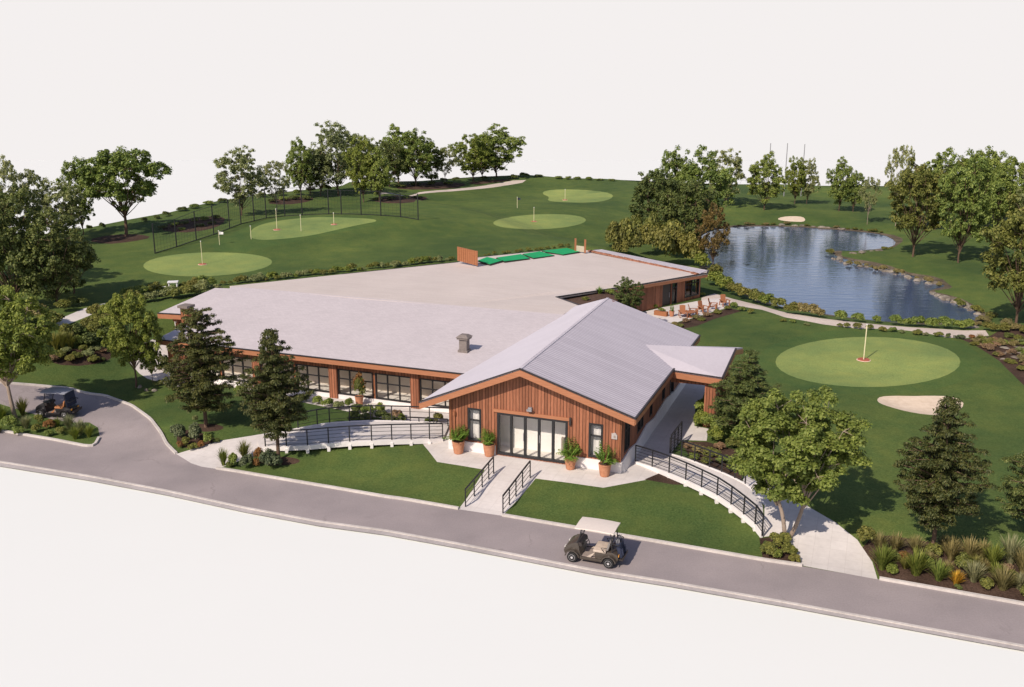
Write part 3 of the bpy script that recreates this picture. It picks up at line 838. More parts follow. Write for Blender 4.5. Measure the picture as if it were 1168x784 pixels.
mb = MB(); mb.bL(6.95, 7.55, 7.75, 8.4, .3, 3.3); cb(mb, 'column', M['wood'])
mb = MB(); mb.bL(6.95, 7.55, 12.6, 13.2, .3, 3.3); cb(mb, 'column', M['wood'])
mb = MB(); mb.bL(5.1, 7.5, 7.9, 8.12, 2.75, 3.28); cb(mb, 'lintel', M['wood_dark'])

# ---- long wing
WM = 5.0; ER = 3.02   # wall line, eave height
EL, ERR = -26.2, -3.3
RM, RZW = 15.6, 4.0
def wz(m): return ER + (RZW - ER) * (m - 4.45) / (RM - 4.45)
mb = MB()
mb.slab([W(EL, 4.45, ER), W(-3.9, 4.45, ER), W(-.9, RM + .2, RZW), W(EL - 2.7, RM, RZW), W(EL - .2, 9.6, wz(9.6))], .10)
wroof = cb(mb, 'roof', M['roof'])
# left rear extension roof, one step lower
mb = MB(); mb.slab([W(-30.2, 9.3, 3.28), W(EL + .6, 9.8, 3.32), W(EL - 2.3, RM - .15, 3.9), W(-30.6, 15.9, 3.7)], .1)
cb(mb, 'roof', M['roof'])
mb = MB()
board(mb, W(-30.2, 9.3, 3.22), W(EL + .4, 9.78, 3.26), .3, .06, F2)
board(mb, W(EL, 4.45, ER - .05), W(-4.6, 4.45, ER - .05), .27, .06, F2)
board(mb, W(EL, 4.45, ER - .05), W(EL - .2, 9.6, wz(9.6) - .05), .27, .06, (-E1[0], -E1[1]))
cb(mb, 'fascia', M['beam'])
mb = MB(); mb.bar(W(EL, 4.40, ER + .005), W(-4.6, 4.40, ER + .005), .1, .05); cb(mb, 'drip_edge', M['edge']); mb = MB(); mb.bar(W(-30.2, 9.25, 3.285), W(EL + .4, 9.74, 3.325), .1, .05)
cb(mb, 'drip_edge', M['edge'])
mb = MB(); mb.slab([W(EL + .1, 4.5, ER - .11), W(-4.6, 4.5, ER - .11), W(-4.6, WM + .02, ER - .09), W(EL + .1, WM + .02, ER - .09)], .02)
cb(mb, 'soffit', M['wood_dark'])
# front wall: columns and pairs of three-pane windows
colsL = [-24.6, -19.3, -14.0, -8.72]
holes = []
for c in colsL:
    a = c + .28; b = min(c + 5.3 - .28, -4.5)
    mid = (a + b) / 2
    if b - a > 4: holes += [(a, mid - .09, .78, 2.28), (mid + .09, b, .78, 2.28)]
    else: holes += [(a, a + 2.3, .78, 2.28), (a + 2.45, b, .78, 2.28)]
mb = wall_run(MB(), W, EL + .3, -4.35, WM, WM + .2, .3, lambda a: ER - .02, holes)
cb(mb, 'wall', M['wood_dark'])
for H in holes: frame_part(W, H, WM, [1 / 3, 2 / 3] if H[1] - H[0] > 1.6 else [.5], [.62], .05, .1, bar=.045)
mb = MB()
for c in colsL: mb.bL(c - .27, c + .27, WM - .13, WM - .003, .4, 2.85)
cb(mb, 'column', M['wood'])
mb = MB(); mb.bL(EL + .25, -4.4, WM - .06, WM + .25, .2, .74); cb(mb, 'plinth', M['plaster'])
# left end walls
mb = wall_run(MB(), frR, WM + .2, 9.6, EL + .3, EL + .5, .3, lambda a: wz(a) - .05, [(6.3, 8.3, .6, 2.3)]); cb(mb, 'wall', M['plaster'])
frame_part(lambda a, t, z: W(EL + .3 + t, a, z), (6.3, 8.3, .6, 2.3), 0, [.5], [], .06)
mb = MB(); mb.bL(-30.0, EL + .3, 10.6, 10.8, .2, 3.25); cb(mb, 'wall', M['plaster'])
mb = MB(); mb.bL(-30.0, EL + .3, 10.45, 10.59, 2.45, 3.2); mb.bL(-29.6, -29.2, 10.2, 10.59, .2, 2.45); cb(mb, 'lintel', M['wood_dark'])
mb = MB(); mb.bL(-30.0, -29.8, 10.8, 15.5, .2, 3.4); cb(mb, 'wall', M['wood'])
# interior: floors, back walls, partitions
mb = MB(); mb.bL(WL_ + .2, WR_ - .2, .2, 15.5, .3, FL); mb.bL(EL + .5, -4.4, WM + .2, 14.5, .3, .70); cb(mb, 'floor', M['floor_in'])
mb = MB(); mb.bL(EL + .5, -4.4, 6.55, 6.7, .70, 2.85); cb(mb, 'interior_wall', M['interior'])
mb = MB(); mb.bL(EL + .5, -4.4, WM + .21, 6.54, 2.60, 2.66); mb.bL(WL_ + .25, WR_ - .25, .21, 1.29, 2.84, 2.9); cb(mb, 'ceiling', M['plaster'])
mb = MB(); mb.bL(WL_ + .25, WR_ - .25, 1.15, 1.3, FL, 3.6)
cb(mb, 'interior_wall', M['white_wall'])
mb = MB(); mb.bL(1.2, 1.7, 1.0, 1.28, FL, 1.45); cb(mb, 'counter', M['floor_mat'], bevel=.01)
# pale curtains behind the narrow windows
for H in (WIN_L, WIN_R):
    mb = MB(); n_ = 16; x0 = H[0] - .25; x1 = H[1] + .25
    vs = []
    for i in range(n_ + 1):
        x = x0 + (x1 - x0) * i / n_; y = .27 + .03 * math.sin(i * 1.9)
        vs += [W(x, y, H[2] - .15), W(x, y, H[3] + .1)]
    mb.add(vs, [(2 * i, 2 * i + 2, 2 * i + 3, 2 * i + 1) for i in range(n_)]); cb(mb, 'curtain', M['plaster'], smooth=True)
# roof vent on the wing
vb = MB(); vb.bL(-7.14, -6.66, 7.5, 7.94, 3.22, 4.1); vent = cb(vb, 'roof_vent', M['chimney'], bevel=.015)
vb = MB(); vb.bL(-7.2, -6.6, 7.44, 8.0, 3.2, 3.42); cb(vb, 'vent_base', M['chimney'], vent, bevel=.01); vb = MB(); vb.bL(-7.24, -6.56, 7.40, 8.04, 4.05, 4.162); vb.hexa([W(-7.3, 7.34, 4.162), W(-6.5, 7.34, 4.162), W(-6.5, 8.1, 4.162), W(-7.3, 8.1, 4.162)], [W(-7.1, 7.54, 4.32), W(-6.7, 7.54, 4.32), W(-6.7, 7.9, 4.32), W(-7.1, 7.9, 4.32)])
cb(vb, 'vent_cap', M['chimney'], vent, bevel=.01)
# brick chimney at the left end
vb = MB(); vb.bL(-27.2, -26.65, 8.0, 8.55, .3, 4.15); ch = cb(vb, 'chimney', M['wood_dark'])
vb = MB(); vb.bL(-27.32, -26.53, 7.88, 8.67, 4.152, 4.32); cb(vb, 'chimney_cap', M['chimney'], ch, bevel=.015)

# ---- rear block with the flat beige roof and the range deck
def Z(u, v, z): return un(u, v, z)
roofpts = [Z(262, 326.5, 3.99), Z(411, 340.8, 3.99), Z(514, 348.7, 3.99), Z(641, 359.5, 3.99), Z(661, 348.5, 3.86), Z(634.5, 339, 3.66), Z(699, 329.2, 3.12), Z(727, 325.2, 2.92), Z(807, 311.5, 2.72),
           Z(808, 308.5, 2.72), Z(685, 285.5, 3.0), Z(654, 282.6, 2.98), Z(546, 293.6, 3.28), Z(520, 299.5, 3.32), Z(390, 313, 3.62)]
mb = MB(); mb.slab(roofpts, .14)
froof = cb(mb, 'flat_roof', M['roof_flat'])
mb = MB()
for a, b in zip(roofpts[4:9], roofpts[5:10]): mb.bar(a + Vector((0, 0, .004)), b + Vector((0, 0, .004)), .14, .06)
cb(mb, 'drip_edge', M['edge'], froof); mb = MB()
for a, b in zip(roofpts[10:14], roofpts[11:15]): mb.bar(a + Vector((0, 0, .0)), b + Vector((0, 0, .0)), .1, .05)
cb(mb, 'drip_edge', M['edge'], froof)
# fascia + wall of the rear block (faces the patio)
a = roofpts[6]; b = roofpts[8]; d = (b - a); d.z = 0; LW = d.length; d.normalize(); nO = Vector((d.y, -d.x, 0))   # outward
if nO.y > 0: nO = -nO
def RBw(x, t, z):
    p = a + d * x - nO * t; return Vector((p.x, p.y, z))
ez = lambda x: a.z + (b.z - a.z) * x / LW
mb = MB()
mb.hexa([RBw(-3.6, -.03, ez(-3.6) - .42), RBw(LW, -.03, ez(LW) - .36), RBw(LW, .05, ez(LW) - .36), RBw(-3.6, .05, ez(-3.6) - .42)], [RBw(-3.6, -.03, ez(-3.6) - .15), RBw(LW, -.03, ez(LW) - .15), RBw(LW, .05, ez(LW) - .15), RBw(-3.6, .05, ez(-3.6) - .15)])
cb(mb, 'fascia', M['beam'])
def rx(u, v=335):
    # place along the wall under a pixel column
    best = min(np.arange(-3.5, LW + .5, .05), key=lambda x: abs((RBw(x, .45, 1.6).x / depth(RBw(x, .45, 1.6))) * F + CX - u)); return float(best)
xd0, xd1, xd2, xw0, xw1, xw2 = rx(755.5), rx(765.5), rx(772), rx(781.5), rx(797), rx(799)
frB = lambda x, t, z: RBw(x, .45 + t, z)
RBH = [(xd0, xd1, .52, 2.35), (xd1 + .12, xd2, .52, 2.35), (xw0, xw1, .85, 2.3)]
mb = wall_run(MB(), frB, -3.6, LW - .3, 0, .2, .2, lambda x: ez(x) - .14, RBH); cb(mb, 'wall', M['wood'])
# dark open doorway leaf, sidelight and window
mbd = MB(); mbd.hexa([frB(xd0 + .03, .06, .53), frB(xd1 - .03, .06, .53), frB(xd1 - .03, .12, .53), frB(xd0 + .03, .12, .53)], [frB(xd0 + .03, .06, 2.34), frB(xd1 - .03, .06, 2.34), frB(xd1 - .03, .12, 2.34), frB(xd0 + .03, .12, 2.34)])
do = cb(mbd, 'door', M['edge'])
mbd = MB(); mbd.hexa([frB(xd1 - .2, .03, 1.2), frB(xd1 - .16, .03, 1.2), frB(xd1 - .16, .06, 1.2), frB(xd1 - .2, .06, 1.2)], [frB(xd1 - .2, .03, 1.6), frB(xd1 - .16, .03, 1.6), frB(xd1 - .16, .06, 1.6), frB(xd1 - .2, .06, 1.6)]); cb(mbd, 'handle', M['steel'], do)
frame_part(frB, RBH[1], 0, [], [.78], .06); frame_part(frB, RBH[2], 0, [.48], [.78], .06)
# end wall towards the pond
e0 = frB(LW - .3, 0, 0); bk = roofpts[10]; dd = Vector((bk.x - e0.x, bk.y - e0.y, 0)); dl = dd.length; dd.normalize()
nn = Vector((dd.y, -dd.x, 0)); 
if nn.x < 0: nn = -nn
frE = lambda x, t, z: Vector((e0.x + dd.x * x - nn.x * t, e0.y + dd.y * x - nn.y * t, z))
mb = wall_run(MB(), frE, .01, dl - .5, 0, .2, .2, lambda x: 2.56 + .28 * x / dl, [(.35, .95, .9, 2.2), (2.2, 4.2, .9, 2.2)]); cb(mb, 'wall', M['wood_dark'])
for H in ((.35, .95, .9, 2.2), (2.2, 4.2, .9, 2.2)): frame_part(frE, H, 0, [.5], [], .05)
mb = MB(); mb.hexa([frB(0, 3.2, .3), frB(LW - 1, 3.2, .3), frB(LW - 1, 3.3, .3), frB(0, 3.3, .3)], [frB(0, 3.2, 2.6), frB(LW - 1, 3.2, 2.6), frB(LW - 1, 3.3, 2.6), frB(0, 3.3, 2.6)]); cb(mb, 'interior_wall', M['interior'])
# tiled hip running across the rear roof, with the outer roof strip beyond
def on_roof(u, v):
    # plane through three roof corners of the rear part
    p0, p1, p2 = roofpts[8], roofpts[10], roofpts[6]
    n_ = (p1 - p0).cross(p2 - p0).normalized(); dr_ = Vector(ray(u, v)); o_ = Vector((0, 0, CAMH))
    t = (p0 - o_).dot(n_) / dr_.dot(n_); return o_ + dr_ * t
h0, h1_ = on_roof(672, 286.6), on_roof(796, 313.2)
mb = MB()
N_ = 46
dirh = (h1_ - h0); lenh = dirh.length; dh = dirh.normalized(); sh = Vector((-dh.y, dh.x, 0))
for i in range(N_):
    c0 = h0 + dh * lenh * i / N_; c1 = h0 + dh * lenh * (i + .93) / N_
    pts = [(-.26, .0), (-.16, .10), (.0, .14), (.16, .10), (.26, .0)]
    j = random.uniform(-.02, .02)
    mb.hexa([c0 + sh * x + Vector((0, 0, z + j)) for x, z in pts], [c1 + sh * x * .94 + Vector((0, 0, z * .9 + j)) for x, z in pts])
cb(mb, 'tile_ridge', M['ridge_tile'], froof)
q0, q1 = on_roof(679, 285.4), on_roof(806, 309.4)
sp = [on_roof(676, 286.2), on_roof(799, 312.6), on_roof(806.5, 309.5), on_roof(686, 285.2)]
mb = MB(); mb.slab([p + Vector((0, 0, .06)) for p in sp], .05); cb(mb, 'roof_strip', M['shingle'], froof)
# courtyard planter in the notch of the roof
mb = MB(); pp = [Z(633, 340, 3.3), Z(661, 351, 3.4), Z(700, 345, 3.0), Z(722, 334, 2.6), Z(716, 328, 2.7), Z(699, 327.5, 2.85)]
mb.slab(pp, .5); cb(mb, 'planting_bed', M['soil'])

# wall fittings (part of the building)
mb = MB(); mb.bL(-.12, .06, -.16, -.01, 3.13, 3.21); mb.bL(-.16, .10, -.26, -.12, 3.04, 3.14); cb(mb, 'floodlight', M['steel'], bevel=.01)
mb = MB(); mb.bL(1.93, 2.03, -.11, -.003, 2.55, 2.93); cb(mb, 'wall_lamp', M['edge'], bevel=.015)
mb = MB(); mb.bL(-4.1, -3.96, -.10, -.003, 2.3, 2.5); mb.bL(-4.05, -4.01, -.05, -.003, 1.0, 2.3); cb(mb, 'meter_box', M['wood_dark'])
sgn = MB()
pr = [(4.0, 2.14), (4.27, 2.14), (4.27, 2.34), (4.20, 2.43), (4.13, 2.46), (4.05, 2.40), (4.0, 2.44)]
sgn.hexa([W(l, -.006, z) for l, z in pr], [W(l, -.05, z) for l, z in pr]); so = cb(sgn, 'wall_plaque', M['gutter'])
sg2 = MB(); pr = [(4.10, 2.20), (4.20, 2.20), (4.20, 2.28), (4.15, 2.34), (4.10, 2.28)]
sg2.hexa([W(l, -.0505, z) for l, z in pr], [W(l, -.06, z) for l, z in pr]); cb(sg2, 'plaque_mark', M['floor_mat'], so)

# ------------------------------------------------------------------ things on the roof deck
def quad_on(pxs, z): return [on_roof(u, v) + Vector((0, 0, z)) for u, v in pxs]
MATS = [[(545.4,298.3),(555.5,294.3),(573,298),(559,302.2)], [(567,294.9),(594,291),(603.5,295.6),(576,298.9)], [(597,290.6),(616,287.8),(631.5,292.2),(609,295.2)], [(619.5,287.1),(646.5,284),(660.5,288),(642.5,291.2)]]
words_ = ['small bright green hitting mat beside the cedar screen', 'bright green hitting mat, second from the cedar screen', 'bright green hitting mat, second from the two posts', 'bright green hitting mat lying closest to the two cedar posts']
for k, q in enumerate(MATS):
    pts = quad_on(q, .07); c = sum(pts, Vector()) / 4
    base = empty('hitting_mat', c - Vector((0, 0, .07)), words_[k], 'golf mat', 'green hitting mats on the roof deck')
    mb = MB(); mb.slab([c + (p - c) * 1.07 - Vector((0, 0, .03)) for p in pts], .06); mb.build('mat_base', M['edge'], base, origin=base.location)
    mb = MB(); mb.slab([c + (p - c) * 1.02 + Vector((0, 0, .012)) for p in pts], .035); mb.build('turf', M['mat'], base, origin=base.location)
# cedar screen
s0, s1 = on_roof(521.5, 297.5), on_roof(543.5, 303)
t = empty('wood_screen', s0, 'reddish slatted cedar screen standing at the left end of green mats', 'screen')
dv = (s1 - s0); L_ = dv.length; dv.normalize(); pv = Vector((-dv.y, dv.x, 0)).normalized()
mb = MB(); n_ = 9
for i in range(n_):
    c0 = s0 + dv * (L_ * (i + .06) / n_); c1 = s0 + dv * (L_ * (i + .94) / n_)
    hh = 1.22 - .0 * i
    mb.hexa([c0, c1, c1 + pv * .08, c0 + pv * .08], [p + Vector((0, 0, hh)) for p in (c0, c1, c1 + pv * .08, c0 + pv * .08)])
mb.build('slat', M['orange_wood'], t, origin=s0)
for z in (.1, 1.1):
    mb = MB(); mb.bar(s0 + pv * .12 + Vector((0, 0, z)), s1 + pv * .12 + Vector((0, 0, z)), .07, .1)
    mb.build('rail', M['orange_wood'], t, origin=s0)
mb = MB(); mb.bar(s1 + dv * .06, s1 + dv * .06 + Vector((0, 0, 1.25)), .14); mb.build('post', M['orange_wood'], t, origin=s0)
p0, p1 = on_roof(656.2, 287.2), on_roof(667.2, 288.6)
t = empty('post_gate', p0, 'two square cedar posts with tan panel behind the green mats', 'post')
for p in (p0, p1):
    mb = MB(); mb.bar(p, p + Vector((0, 0, 1.25)), .17); mb.build('post', M['orange_wood'], t, origin=p0)
mb = MB(); mb.bar(p0 + Vector((0, 0, .32)), p1 + Vector((0, 0, .32)), .04, .55); mb.build('panel', M['pale_panel'], t, origin=p0)

# ------------------------------------------------------------------ ramps and railings
def level(px, off): return [P(u, v, o) for (u, v), o in zip(px, off)]
def ramp(near, far, offn, label, name='boardwalk_ramp'):
    A = level(near, offn); B = level(far, offn)
    for a_, b_ in zip(A, B): 
        z = (a_.z + b_.z) / 2; a_.z = z; b_.z = z
    c = A[0]; t = empty(name, Vector((c.x, c.y, h1(c.x, c.y))), label, 'ramp'); o = t.location
    mb = MB()
    for i in range(len(A) - 1): mb.hexa([A[i] - Vector((0, 0, .12)), A[i + 1] - Vector((0, 0, .12)), B[i + 1] - Vector((0, 0, .12)), B[i] - Vector((0, 0, .12))], [A[i], A[i + 1], B[i + 1], B[i]])
    mb.build('deck', M['paving'], t, origin=o)
    mb = MB(); mb.strip([p + Vector((0, 0, -.09)) for p in A], .09, .24); mb.build('edge_beam', M['plaster'], t, origin=o)
    mb = MB(); mb.strip([p + Vector((0, 0, -.09)) for p in B], .09, .24); mb.build('edge_beam', M['plaster'], t, origin=o)
    for i in range(1, len(A) - 1):
        if A[i].z - h1(A[i].x, A[i].y) > .18:
            for Q in (A, B):
                mb = MB(); mb.bar(Q[i] - Vector((0, 0, .1)), Vector((Q[i].x, Q[i].y, h1(Q[i].x, Q[i].y) - .1)), .15); mb.build('support_post', M['plaster'], t, origin=o)
    return A, B
def railing(pts, label, height=.82, cables=4, name='railing', group='black metal railings', posts=None):
    c = Vector(pts[0]); t = empty(name, c, label, 'railing', group)
    up = Vector((0, 0, height))
    for p in (posts or pts):
        mb = MB(); mb.bar(Vector(p) - Vector((0, 0, .06)), Vector(p) + up, .055); mb.build('post', M['black'], t, origin=c)
    mb = MB(); mb.strip([Vector(p) + up for p in pts], .065, .05); mb.build('handrail', M['black'], t, origin=c)
    for k in range(cables):
        z = height * (k + .6) / (cables + .4)
        mb = MB(); mb.strip([Vector(p) + Vector((0, 0, z)) for p in pts], .018, .018); mb.build('cable', M['black'], t, origin=c)
    return t
LN = [(296,514),(303,512.5),(327,512),(351,510.5),(375,507.5),(399,505),(424,503.5),(447,502.5),(469,502),(490,501.5),(505,501)]
LF = [(292,496),(312,492.5),(340,486.5),(362,482.8),(376,481.5),(399,480.5),(423,480),(447,480.5),(468,481),(490,482),(513,483)]
lo = [.03, .10, .20, .28, .32, .34, .34, .32, .28, .22, .12]
lA, lB = ramp(LN, LF, lo, 'curved pale ramp with black railings left of the entrance')
railing(lA[1:], 'curved black railing along the lawn side of the left ramp', .85)
railing(lB[2:], 'curved black railing along the building side of the left ramp', .85, 2)
RN = [(724.6,527),(743.8,533),(763,540),(782,548),(800,556.5),(817.8,566),(833.6,577.5),(848,590),(861,602),(869,612.5)]
RF = [(764,518),(777,521.5),(792,527),(809,533.5),(823,539),(838,545.4),(850,551),(862,559),(872,572),(877,590)]
ro = [.06, .14, .22, .28, .32, .32, .28, .22, .12, .04]
rA, rB = ramp(RN, RF, ro, 'curved pale ramp descending to the road right of the entrance')
railing(rA, 'curved black cable railing along the lawn side of the right ramp', .85, 5)
railing(rB[:7], 'curved black railing beside the planting bed on the right ramp', .85, 4)
g0, g1 = P(765, 517, .1), P(777, 501, .1)
railing([g0, g0.lerp(g1, .33), g0.lerp(g1, .66), g1], 'short dark railing panel closing the end of the shaded walk', .95, 6, group='black metal railings')
railing(level([(531,577.5),(541,565.5),(550,555),(557.5,546),(563,539.5)], [.03] * 5), 'straight black railing on the left side of the entrance walk', .8, 3)
railing(level([(573.7,585),(581,575.5),(588.5,565.5),(596,555.5),(604.7,544.2)], [.03] * 5), 'straight black railing on the right side of the entrance walk', .8, 3)
railing(level([(464,485),(478,485.5),(495,486.5),(511,487.5)], [.05] * 4), 'low black rail on the terrace behind the left ramp', .45, 1)

# ------------------------------------------------------------------ foliage meshes
def rand_dirs(n):
    v = RNG.normal(size=(n, 3)); return v / np.linalg.norm(v, axis=1)[:, None]
def leaf_quads(c, nrm, size, asp=.62):
    n = len(c); r_ = rand_dirs(n)
    u = np.cross(nrm, r_); u /= (np.linalg.norm(u, axis=1)[:, None] + 1e-9); w = np.cross(nrm, u)
    s = np.asarray(size).reshape(-1, 1)
    bend = nrm * s * .18
    v = np.stack([c - u * s - bend, c - w * s * asp, c + u * s - bend, c + w * s * asp], 1).reshape(-1, 3)
    return v, np.arange(n * 4).reshape(-1, 4)
def clump_leaves(centers, radii, n_each, size, flat=.85, upb=.45, shell=.55):
    Cc = np.repeat(centers, n_each, 0); rr = np.repeat(radii, n_each)
    d = rand_dirs(len(Cc)); d[:, 2] = np.where(d[:, 2] < -.5, -d[:, 2], d[:, 2])
    q = rr * (shell + (1 - shell) * RNG.random(len(Cc)))
    p = Cc + d * q[:, None] * np.array([1, 1, flat])
    nrm = d * .7 + np.array([0, 0, upb]) + RNG.normal(size=p.shape) * .38
    nrm /= np.linalg.norm(nrm, axis=1)[:, None]
    sz = size * RNG.uniform(.65, 1.25, len(p))
    return p, nrm, sz

def limb(mb, a, b, r0, r1, sag=.06, n=6, k=6):
    a = Vector(a); b = Vector(b); L_ = (b - a).length
    off = Vector((random.uniform(-1, 1), random.uniform(-1, 1), random.uniform(.1, .9))) * sag * L_
    pts = []; rad = []
    for i in range(k + 1):
        t_ = i / k; pts.append(a.lerp(b, t_) + off * math.sin(math.pi * t_)); rad.append(r0 + (r1 - r0) * t_)
    mb.tube(pts, rad, n)

def tree_broad(seed, leaf, bark, n_leaf=9000, lsize=.026, stems=1, lobes=13, open_=.0, zc=.64, rz=.33, spread=.40, trunk_top=.36, r_trunk=.028, lean=0):
    """unit tree: height 1, crown width about 1"""
    global RNG
    RNG = np.random.default_rng(seed); random.seed(seed)
    mb = MB()
    cs = []; tries = 0
    while len(cs) < lobes and tries < 4000:
        tries += 1
        d = rand_dirs(1)[0]; rr = random.uniform(.45, 1.0) ** .6 * .82
        p = np.array([d[0] * spread * rr, d[1] * spread * rr, zc + d[2] * rz * rr])
        if p[2] < zc - rz * .9: continue
        if all(np.linalg.norm((p - q) * np.array([1, 1, 1.15])) > .155 for q in cs): cs.append(p)
    cs = np.array(cs); rad = RNG.uniform(.08, .15, len(cs))
    # limbs
    if stems == 1: bases = [((0, 0, -.03), (random.uniform(-.02, .02) + lean, random.uniform(-.02, .02), trunk_top))]
    else: bases = [((-.012, 0, -.03), (-.10, .02, trunk_top)), ((.015, .01, -.03), (.07, -.03, trunk_top * 1.05))]
    for a_, b_ in bases: limb(mb, a_, b_, r_trunk, r_trunk * .66, .07, 9)
    for i, c in enumerate(cs):
        b_ = min((b for _, b in bases), key=lambda b: (b[0] - c[0]) ** 2 + (b[1] - c[1]) ** 2)
        st = Vector(b_) - Vector((0, 0, random.uniform(0, .07)))
        limb(mb, st, c, r_trunk * random.uniform(.26, .42), r_trunk * .10, .12, 5)
    # subclumps
    sub = []; sr = []
    for c, r_ in zip(cs, rad):
        k = 11
        d = rand_dirs(k); d[:, 2] = d[:, 2] * .8 + .12
        pos = c + d * r_ * RNG.uniform(.6, 1.15, k)[:, None]
        sub.append(pos); sr.append(RNG.uniform(.030, .072, k) * (1 - open_ * .35))
        for j in range(0, k, 3):
            limb(mb, c, pos[j], r_trunk * .13, r_trunk * .06, .1, 4, 3)
    sub = np.concatenate(sub); sr = np.concatenate(sr)
    ne = max(8, int(n_leaf / len(sub)))
    p, nrm, sz = clump_leaves(sub, sr, ne, lsize, .85, .5, .35)
    v, q = leaf_quads(p, nrm, sz)
    tm = mb.mesh('trunk', M[bark], True)
    return tm, np_mesh('crown', v, q, LM(leaf))

def tree_pyramid(seed, leaf, bark, n_leaf=10000, lsize=.022, z0=.2, fat=.9, top=.05):
    global RNG
    RNG = np.random.default_rng(seed); random.seed(seed)
    mb = MB(); mb.tube([(0, 0, -.03), (.004, .003, .3), (-.004, 0, .6), (0, .004, .95)], [.024, .019, .012, .003], 9)
    C_ = []; Rr = []
    T_ = 15
    for i in range(T_):
        f = i / (T_ - 1); z = z0 + (.965 - z0) * f
        prof = min(1.0, .62 + 1.3 * f) if f < .3 else (1 - ((f - .3) / .7) ** 1.25 * (1 - top * 2))
        r_ = .5 * prof * fat
        nb = 5 + int(6 * prof); a0 = random.random() * 6.28
        for b in range(nb):
            if random.random() < .1: continue
            a = a0 + b * 6.283 / nb + random.uniform(-.3, .3); L_ = r_ * random.uniform(.72, 1.1)
            zz = z + random.uniform(-.018, .018)
            tip = Vector((math.cos(a) * L_, math.sin(a) * L_, zz + L_ * random.uniform(-.02, .22)))
            mb.tube([(0, 0, zz), tip * .5 + Vector((0, 0, zz * .5 + .01)), tip], [.006, .004, .001], 4)
            k = 2 + int(L_ / .09)
            for j in range(k):
                t_ = (j + .9) / k
                side = Vector((-math.sin(a), math.cos(a), 0)) * random.uniform(-.055, .055) * (.5 + t_)
                p = Vector((0, 0, zz)).lerp(tip, t_) + side
                C_.append(tuple(p)); Rr.append(random.uniform(.040, .072) * (1.05 - .2 * f))
    C_ = np.array(C_); Rr = np.array(Rr)
    ne = max(8, int(n_leaf / len(C_)))
    p, nrm, sz = clump_leaves(C_, Rr, ne, lsize, .42, .75, .2)
    v, q = leaf_quads(p, nrm, sz, .5)
    return mb.mesh('trunk', M[bark], True), np_mesh('crown', v, q, LM(leaf))

def shrub_mesh(seed, leaf, n=1900, lsize=.05, flat=.85):
    global RNG
    RNG = np.random.default_rng(seed)
    k = 13
    d = rand_dirs(k); d[:, 2] = np.abs(d[:, 2])
    c = d * RNG.uniform(.18, .34, k)[:, None] * np.array([1, 1, .9]) + np.array([0, 0, .30])
    p, nrm, sz = clump_leaves(c, RNG.uniform(.14, .24, k), n // k, lsize, .95, .45, .55)
    p[:, 2] = np.maximum(p[:, 2], .0)
    v, q = leaf_quads(p, nrm, sz)
    v[:, 2] *= 1.25
    return np_mesh('shrub', v, q, LM(leaf))

def grass_mesh(seed, leaf, n=210, curve=.75, width=.016, spread=.62, plume=None):
    global RNG
    RNG = np.random.default_rng(seed)
    V = []; Q = []
    for i in range(n):
        a = RNG.random() * 6.283; b = a + RNG.normal() * .25
        out = spread * RNG.random() ** .6 * .75; hgt_ = RNG.uniform(.55, 1.0) * (1 - out * .35)
        r0 = RNG.random() * .08
        pts = []
        for t_ in (0, .4, .75, 1.0):
            rr = r0 + out * (t_ ** (1 + curve)); z = hgt_ * (t_ - curve * .38 * t_ ** 3 * (out * 1.3))
            pts.append((math.cos(a) * r0 + math.cos(b) * (rr - r0), math.sin(a) * r0 + math.sin(b) * (rr - r0), z))
        side = np.array([-math.sin(b), math.cos(b), 0]); k = len(V)
        for j, p in enumerate(pts):
            w = width * (1, .95, .65, .12)[j] * RNG.uniform(.8, 1.25)
            V.append(np.array(p) - side * w); V.append(np.array(p) + side * w)
        for j in range(3): Q.append((k + 2 * j, k + 2 * j + 1, k + 2 * j + 3, k + 2 * j + 2))
    return np_mesh('grass_tuft', np.array(V), np.array(Q), LM(leaf))

def rock_mesh(seed, m, flat=.6):
    import bmesh
    rng = random.Random(seed); bm = bmesh.new(); bmesh.ops.create_icosphere(bm, subdivisions=3, radius=.5)
    pl = [(Vector((rng.gauss(0, 1), rng.gauss(0, 1), rng.gauss(0, 1))).normalized(), rng.uniform(.28, .46)) for _ in range(11)]
    for v in bm.verts:
        for n_, d_ in pl:
            e = v.co.dot(n_) - d_
            if e > 0: v.co -= n_ * e * .92
        v.co *= 1 + rng.uniform(-.025, .025); v.co.z *= flat
    me = bpy.data.meshes.new('boulder'); bm.to_mesh(me); bm.free(); me.materials.append(m)
    return me

TP = {}
TP['near_bright'] = tree_broad(3, 'bright', 'bark_pale', 60000, .0112, 2, 30, .2, .62, .36, .45, .27, .015)
TP['near_fresh'] = tree_broad(5, 'fresh', 'bark', 50000, .0125, 1, 30, 0, .60, .38, .43, .24, .017)
TP['near_lean'] = tree_broad(8, 'fresh', 'bark_pale', 50000, .0120, 1, 32, 0, .64, .36, .45, .30, .021, .05)
TP['pyr_a'] = tree_pyramid(11, 'pine', 'bark', 60000, .0112, .225)
TP['pyr_b'] = tree_pyramid(12, 'dark', 'bark', 62000, .0112, .18, .95)
TP['pyr_c'] = tree_pyramid(14, 'pine', 'bark', 62000, .0112, .16, 1.0, .14)
TP['mid_a'] = tree_broad(21, 'mid', 'bark', 21500, .0148, 1, 27, 0, .545, .455, .45, .15, .014)
TP['mid_b'] = tree_broad(22, 'mid', 'bark', 21500, .0148, 1, 27, 0, .545, .455, .45, .15, .014)
TP['dark_a'] = tree_broad(23, 'dark', 'bark', 21500, .0150, 1, 28, 0, .53, .47, .46, .13, .015)
TP['dark_b'] = tree_broad(24, 'dark', 'bark', 21500, .0150, 1, 28, 0, .53, .47, .46, .13, .015)
